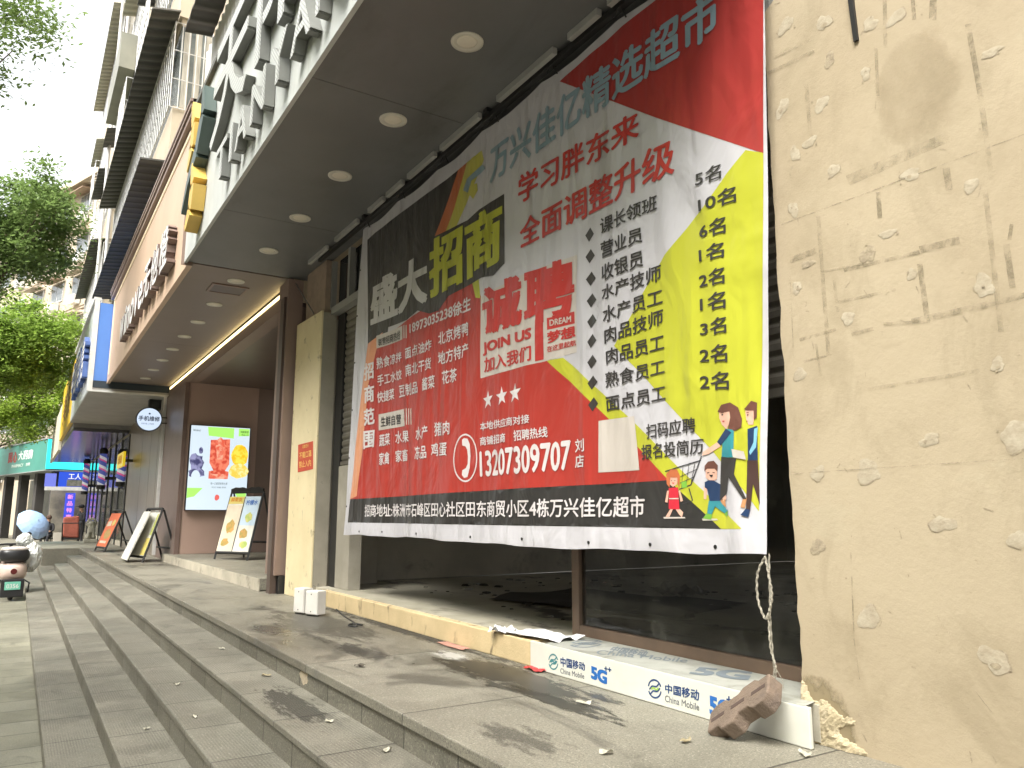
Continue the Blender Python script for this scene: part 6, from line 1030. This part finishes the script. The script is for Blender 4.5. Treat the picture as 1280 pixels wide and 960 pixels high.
J = dict(pelvis=((0, 0, .86), .13, .8), waist=((0, .01, 1.0), .12, .8), chest=((0, 0, 1.2), .15, .75), neck=((0, -.02, 1.38), .055), head0=((0, -.05, 1.47), .075), head1=((0, -.06, 1.58), .085),
         ls=((-.17, 0, 1.31), .06), le=((-.23, -.05, 1.06), .048), lw=((-.08, -.28, 1.08), .034), lh=((-.03, -.33, 1.10), .034), rs=((.17, 0, 1.31), .06), re=((.23, -.05, 1.06), .048), rw=((.08, -.28, 1.08), .034), rh=((.02, -.33, 1.12), .034),
         lhip=((-.09, 0, .80), .09), lk=((-.10, -.02, .45), .062), la=((-.10, .02, .09), .042), lt=((-.11, -.13, .04), .035), rhip=((.09, 0, .80), .09), rk=((.11, -.03, .45), .062), ra=((.12, .02, .09), .042), rt=((.14, -.13, .04), .035))
ED = [('pelvis', 'waist'), ('waist', 'chest'), ('chest', 'neck'), ('neck', 'head0'), ('head0', 'head1'), ('chest', 'ls'), ('ls', 'le'), ('le', 'lw'), ('lw', 'lh'), ('chest', 'rs'), ('rs', 're'), ('re', 'rw'), ('rw', 'rh'), ('pelvis', 'lhip'), ('lhip', 'lk'), ('lk', 'la'), ('la', 'lt'), ('pelvis', 'rhip'), ('rhip', 'rk'), ('rk', 'ra'), ('ra', 'rt')]
reg = [(m_skin, lambda c: c.z > 1.38 or c.y < -.24 and c.z > 1), (m_drk, lambda c: True)]
pr = person('person in dark clothes and cap looking down at something held in both hands', (2.22, 36.0, .40), R(-60), J, ED, reg, None)
mb = MB(); mb.sphere((0, -.045, 1.60), .108, 10, 0, 1, 1.05, .75); mb.box(-.08, .08, -.24, -.1, 1.585, 1.60); mb.build('cap', m_drk, pr, True, smooth=True)
J2 = dict(J); J2.update(pelvis=((0, 0, .45), .14), waist=((0, .0, .6), .13, .8), chest=((0, -.04, .8), .15, .75), neck=((0, -.06, .98), .055), head0=((0, -.09, 1.06), .075), head1=((0, -.10, 1.17), .085), ls=((-.17, -.04, .91), .06), le=((-.22, -.12, .66), .048), lw=((-.10, -.32, .6), .034), lh=((-.06, -.38, .6), .034), rs=((.17, -.04, .91), .06), re=((.22, -.12, .66), .048), rw=((.10, -.32, .6), .034), rh=((.06, -.38, .6), .034),
          lhip=((-.1, -.02, .43), .09), lk=((-.12, -.42, .46), .062), la=((-.12, -.40, .09), .042), lt=((-.12, -.53, .04), .035), rhip=((.1, -.02, .43), .09), rk=((.12, -.42, .46), .062), ra=((.12, -.40, .09), .042), rt=((.12, -.53, .04), .035))
reg2 = [(m_skin, lambda c: c.z > .99 or c.y < -.28 and .54 < c.z < .66), (m_drk, lambda c: True)]
pr2 = person('seated person in dark clothes half hidden behind the light blue umbrella', (1.15, 37.3, .75), R(-20), J2, ED, reg2, None)
mb = MB(); mb.sphere((0, -.085, 1.175), .105, 10, 0, 1, 1.05, 1); mb.build('hair', M('brown hair', (.09, .05, .035)), pr2, True, smooth=True)
mb = MB(); mb.box(-.2, .2, -.2, .2, .28, .33)
for x in (-.17, .17):
    for y in (-.17, .17): mb.tube([(x, y, 0), (x, y, .28)], .015)
st = thing('stool', 'low stool under the seated person by the umbrella', 'stool', (1.15, 37.3, .40), R(-20)); mb.build('frame', m_black, st, True)
st.location.z = .40; pr2.location.z = .40 - .02
um = thing('umbrella', 'open light blue umbrella tilted over the seated street vendor', 'umbrella', (.58, 34.6, 1.33))
m_um = M('light blue umbrella cloth', (.34, .50, .74), (.30, .45, .70), 3, .5)
ax = Vector((.40, -.60, .45)).normalized(); q_ = ax.to_track_quat('Z', 'Y').to_matrix()
mb = MB(); n = 8; vs = [q_ @ Vector((0, 0, .24))]; rings = 5
for j in range(1, rings + 1):
    a = j / rings
    for k in range(n * 2):
        th = math.pi * k / n; r = .64 * math.sin(a * 1.25) / math.sin(1.25) * (1 if k % 2 == 0 else .955); z = .24 - .30 * (1 - math.cos(a * 1.25)) / (1 - math.cos(1.25)) + (0 if k % 2 == 0 else .012 * a)
        vs.append(q_ @ Vector((r * math.cos(th), r * math.sin(th), z)))
fs = [(0, 1 + k, 1 + (k + 1) % 16) for k in range(16)]
for j in range(rings - 1): fs += [(1 + j * 16 + k, 1 + j * 16 + (k + 1) % 16, 1 + (j + 1) * 16 + (k + 1) % 16, 1 + (j + 1) * 16 + k) for k in range(16)]
mb.add(vs, fs); mb.build('canopy', m_um, um, True)
mb = MB(); mb.tube([q_ @ Vector((0, 0, .30)), q_ @ Vector((0, 0, -.55))], .012); mb.build('shaft', m_steel, um, True)
mb = MB()
for k in range(8): mb.tube([q_ @ Vector((0, 0, .2)), q_ @ Vector((.5 * math.cos(k * math.pi / 4), .5 * math.sin(k * math.pi / 4), -.03))], .005, 4)
mb.build('rib', m_steel, um, True)
ct = thing('handcart', 'covered handcart with rusty red cloth beside the standing person', 'cart', (1.78, 34.0, .40))
mb = MB(); mb.hexa([(-.28, -.3, .42), (.26, -.3, .40), (.26, .3, .40), (-.28, .3, .42), (-.30, -.28, 1.18), (.22, -.26, 1.22), (.24, .28, 1.20), (-.28, .28, 1.16)]); mb.build('red_cover', M('rusty red cloth', (.32, .09, .06), (.24, .07, .045), 5, .9, bump=.6, bscale=9), ct, True, bevel=.05)
for x in (-.25, .25):
    mb = MB(); mb.lathe([(.20, -.02), (.22, 0), (.20, .02)], (x, 0, .22), 18, 'X'); mb.build('wheel', m_tyre, ct, True)
mb = MB(); mb.box(-.3, .3, -.32, .32, .34, .40); mb.tube([(-.28, -.3, .4), (-.32, -.5, .95)], .02); mb.tube([(.28, -.3, .4), (.32, -.5, .95)], .02); mb.tube([(-.32, -.5, .95), (.32, -.5, .95)], .02); mb.build('frame', m_black, ct, True)
bx_ = MB(); bx_.box(1.22, 1.46, 33.6, 34.0, .4, 1.0); tag(bx_.build('carton', M('dusty carton', (.45, .42, .36))), 'pale carton on the ground between umbrella and handcart', 'box')
# stone lion at the platform end
li = thing('stone_lion', 'small pale stone guardian lion on a white plinth at the platform end', 'statue', (2.13, 29.6, .75))
m_stone = M('pale stone', (.58, .56, .46), (.45, .43, .35), 6, .8, bump=.5, bscale=40)
MB().box(-.20, .20, -.2, .2, 0, .10).build('plinth', m_stone, li, True, bevel=.015)
J3 = dict(pelvis=((0, .08, .20), .12), chest=((0, -.02, .42), .11), neck=((0, -.04, .55), .09), head0=((0, -.06, .66), .12), muzzle=((0, -.15, .63), .06), lf=((-.08, -.10, .32), .05), lff=((-.08, -.13, .13), .045), rf=((.08, -.10, .32), .05), rff=((.08, -.13, .13), .045), lh=((-.12, .08, .17), .07), lhf=((-.13, -.04, .13), .045), rh=((.12, .08, .17), .07), rhf=((.13, -.04, .13), .045), tail=((0, .2, .3), .04))
E3 = [('pelvis', 'chest'), ('chest', 'neck'), ('neck', 'head0'), ('head0', 'muzzle'), ('chest', 'lf'), ('lf', 'lff'), ('chest', 'rf'), ('rf', 'rff'), ('pelvis', 'lh'), ('lh', 'lhf'), ('pelvis', 'rh'), ('rh', 'rhf'), ('pelvis', 'tail')]
tmp = person('x', (0, 0, 0), 0, J3, E3, [(m_stone, lambda c: True)], None)
for ch in list(tmp.children): ch.parent = li; ch.name = 'figure'
bpy.data.objects.remove(tmp)
mb = MB()
for k in range(14): a = k * math.pi * 2 / 14; mb.sphere((.12 * math.cos(a), -.01, .64 + .13 * math.sin(a)), .045, 6)
mb.build('mane', m_stone, li, True, smooth=True)

# ------------------------------------------------------------------ trees
def leafmat(name, c1, c2, c3):
    m, g = newmat(name); v = g.coords()
    n = g.noise(v, 1.6, 3); n2 = g.noise(v, 14, 2)
    c = g.mix(g.ramp(n, .35, .65), c1, c2); c = g.mix(g.ramp(n2, .5, .72), c, c3)
    g.l.new(c, g.p.inputs['Base Color']); g.p.inputs['Roughness'].default_value = .5
    tr = g.node('ShaderNodeBsdfTranslucent'); g.l.new(c, tr.inputs[0]); mx = g.node('ShaderNodeMixShader'); mx.inputs[0].default_value = .52
    g.l.new(g.p.outputs[0], mx.inputs[1]); g.l.new(tr.outputs[0], mx.inputs[2]); g.l.new(mx.outputs[0], g.n['Material Output'].inputs[0]); return m
m_l1 = leafmat('dark green leaves', (.13, .20, .06), (.18, .27, .08), (.26, .35, .13)); m_l2 = leafmat('fresh green leaves', (.22, .34, .06), (.29, .42, .08), (.36, .48, .13)); m_l3 = leafmat('yellow green leaves', (.26, .38, .05), (.32, .45, .07), (.40, .50, .13))
m_bark = M('bark', (.12, .09, .065), (.07, .055, .04), 6, .95, bump=.7, stretch=(3, 3, .5))
def tree(label, base, blobs, mat, seed, n_cl=26, n_lf=95, ls=.13, trunk_r=.14, fork=3.0):
    """blobs: (centre offset, radii) of crown masses"""
    r_ = random.Random(seed); t = thing('street_tree', label, 'tree', base, 0, 'street trees on the pavement')
    mb = MB()
    for c, rad in blobs:
        for _ in range(n_cl):
            while True:
                p = Vector((r_.uniform(-1, 1), r_.uniform(-1, 1), r_.uniform(-1, 1)))
                if .25 < p.length < 1: break
            cc = Vector((c[0] + p.x * rad[0], c[1] + p.y * rad[1], c[2] + p.z * rad[2])); cr = r_.uniform(.28, .55)
            for _ in range(n_lf):
                q = Vector((r_.gauss(0, .5), r_.gauss(0, .5), r_.gauss(0, .38))) * cr + cc
                a = Vector((r_.uniform(-1, 1), r_.uniform(-1, 1), r_.uniform(-.5, .5))).normalized(); b = a.cross(Vector((r_.uniform(-.6, .6), r_.uniform(-.6, .6), 1))).normalized()
                l = ls * r_.uniform(.6, 1.2); wd = l * .45
                mb.add([q - a * l * .5, q + b * wd * .5, q + a * l * .5, q - b * wd * .5], [(0, 1, 2, 3)])
    mb.build('crown', mat, t, True)
    tk = MB(); tk.tube([(0, 0, 0), (.04, .02, fork * .5), (0, .05, fork)], [trunk_r * 1.25, trunk_r, trunk_r * .85], 10)
    for c, rad in blobs:
        mid = Vector((c[0] * .45, c[1] * .45, fork + (c[2] - fork) * .5)); tk.tube([(0, .05, fork - .1), mid, Vector(c)], [trunk_r * .7, trunk_r * .4, trunk_r * .12], 7)
        for _ in range(5):
            e = Vector((c[0] + r_.uniform(-1, 1) * rad[0] * .8, c[1] + r_.uniform(-1, 1) * rad[1] * .8, c[2] + r_.uniform(-.8, .8) * rad[2])); tk.tube([mid.lerp(Vector(c), r_.uniform(.2, .9)), e], [trunk_r * .22, trunk_r * .06], 5)
    tk.build('trunk', m_bark, t, True, smooth=True); return t
tree('tall dark green street tree reaching the sky at top left', (-2.4, 14.0, 0), [((1.15, 0, 9.7), (.95, 1.5, 1.1)), ((.2, 0, 9.2), (1.3, 1.6, 1.3)), ((-.6, .3, 8.0), (1.3, 1.5, 1.0))], m_l1, 1, 32, 190, .10)
tree('dense dark green street tree whose crown hides the pale building', (-2.4, 20.5, 0), [((2.2, 0, 8.35), (1.0, 1.5, 1.35)), ((1.0, .3, 8.0), (1.4, 1.6, 1.5)), ((-.4, 0, 7.2), (1.4, 1.6, 1.2))], m_l1, 2, 56, 230, .13)
tree('fresh green street tree below the dense dark crown', (-2.2, 27.5, 0), [((2.55, 0, 6.9), (1.25, 1.5, 1.4)), ((1.5, -.8, 6.4), (1.0, .9, 1.3)), ((1.1, 0, 6.9), (1.5, 1.6, 1.4)), ((-.4, 0, 6.3), (1.3, 1.5, 1.1))], m_l2, 3, 60, 250, .14)
tree('bright yellow green sunlit tree lowest at left above the teal sign', (-2.6, 38, .4), [((2.9, 0, 6.0), (1.6, 1.6, 1.7)), ((.9, 0, 6.2), (1.7, 1.8, 1.8)), ((2.2, 1, 7.6), (1.3, 1.5, 1.1)), ((-.8, 0, 5.8), (1.5, 1.5, 1.4))], m_l3, 4, 60, 200, .17)
tree('background tree behind the teal shop roof', (-3.5, 49, .4), [((2.5, 0, 6.4), (2.4, 2, 1.8)), ((0, 0, 6.6), (2.2, 2, 2)), ((4.0, 1, 6.0), (1.4, 1.4, 1.2))], m_l1, 5, 36, 90, .2)

# ------------------------------------------------------------------ added across the road, unseen: building and trees that screen off skylight
opp = thing('opposite_sky_screen', 'long plain building added across the road, unseen, to screen off low sky', 'building', (-19, 8, -.1))
mb = MB(); mb.box(-30, -19, -30, 62, -.15, 19); mb.build('wall', m_cream, opp)
mb = MB(); mb.box(-30.2, -18.6, -30.2, 62.2, 19.002, 19.5); mb.build('roof', m_cream2, opp)
for k in range(5):
    for j in range(14):
        y = -27 + j * 6.4; mb = MB(); mb.box(-19.0, -18.94, y, y + 2.4, 1.2 + k * 3.5, 3.0 + k * 3.5); f_ = mb.build('window', m_alu, opp)
        mb = MB(); mb.box(-18.938, -18.92, y + .1, y + 2.3, 1.3 + k * 3.5, 2.9 + k * 3.5); mb.build('pane', m_wglass, f_)
for i, (y, l) in enumerate(((4.5, 'unseen kerb tree added on the left to dim the light under the canopy'), (-3.5, 'unseen kerb tree added behind the camera to dim the light under the canopy'))):
    tree(l, (-3.4, y, 0), [((.2, 0, 7.2), (2.4, 3.2, 1.6)), ((-1.8, .5, 6.0), (2.2, 3.0, 1.6)), ((-.4, 2.5, 6.3), (2.2, 2.2, 1.5))], m_l2, 30 + i, 46, 80, .2)
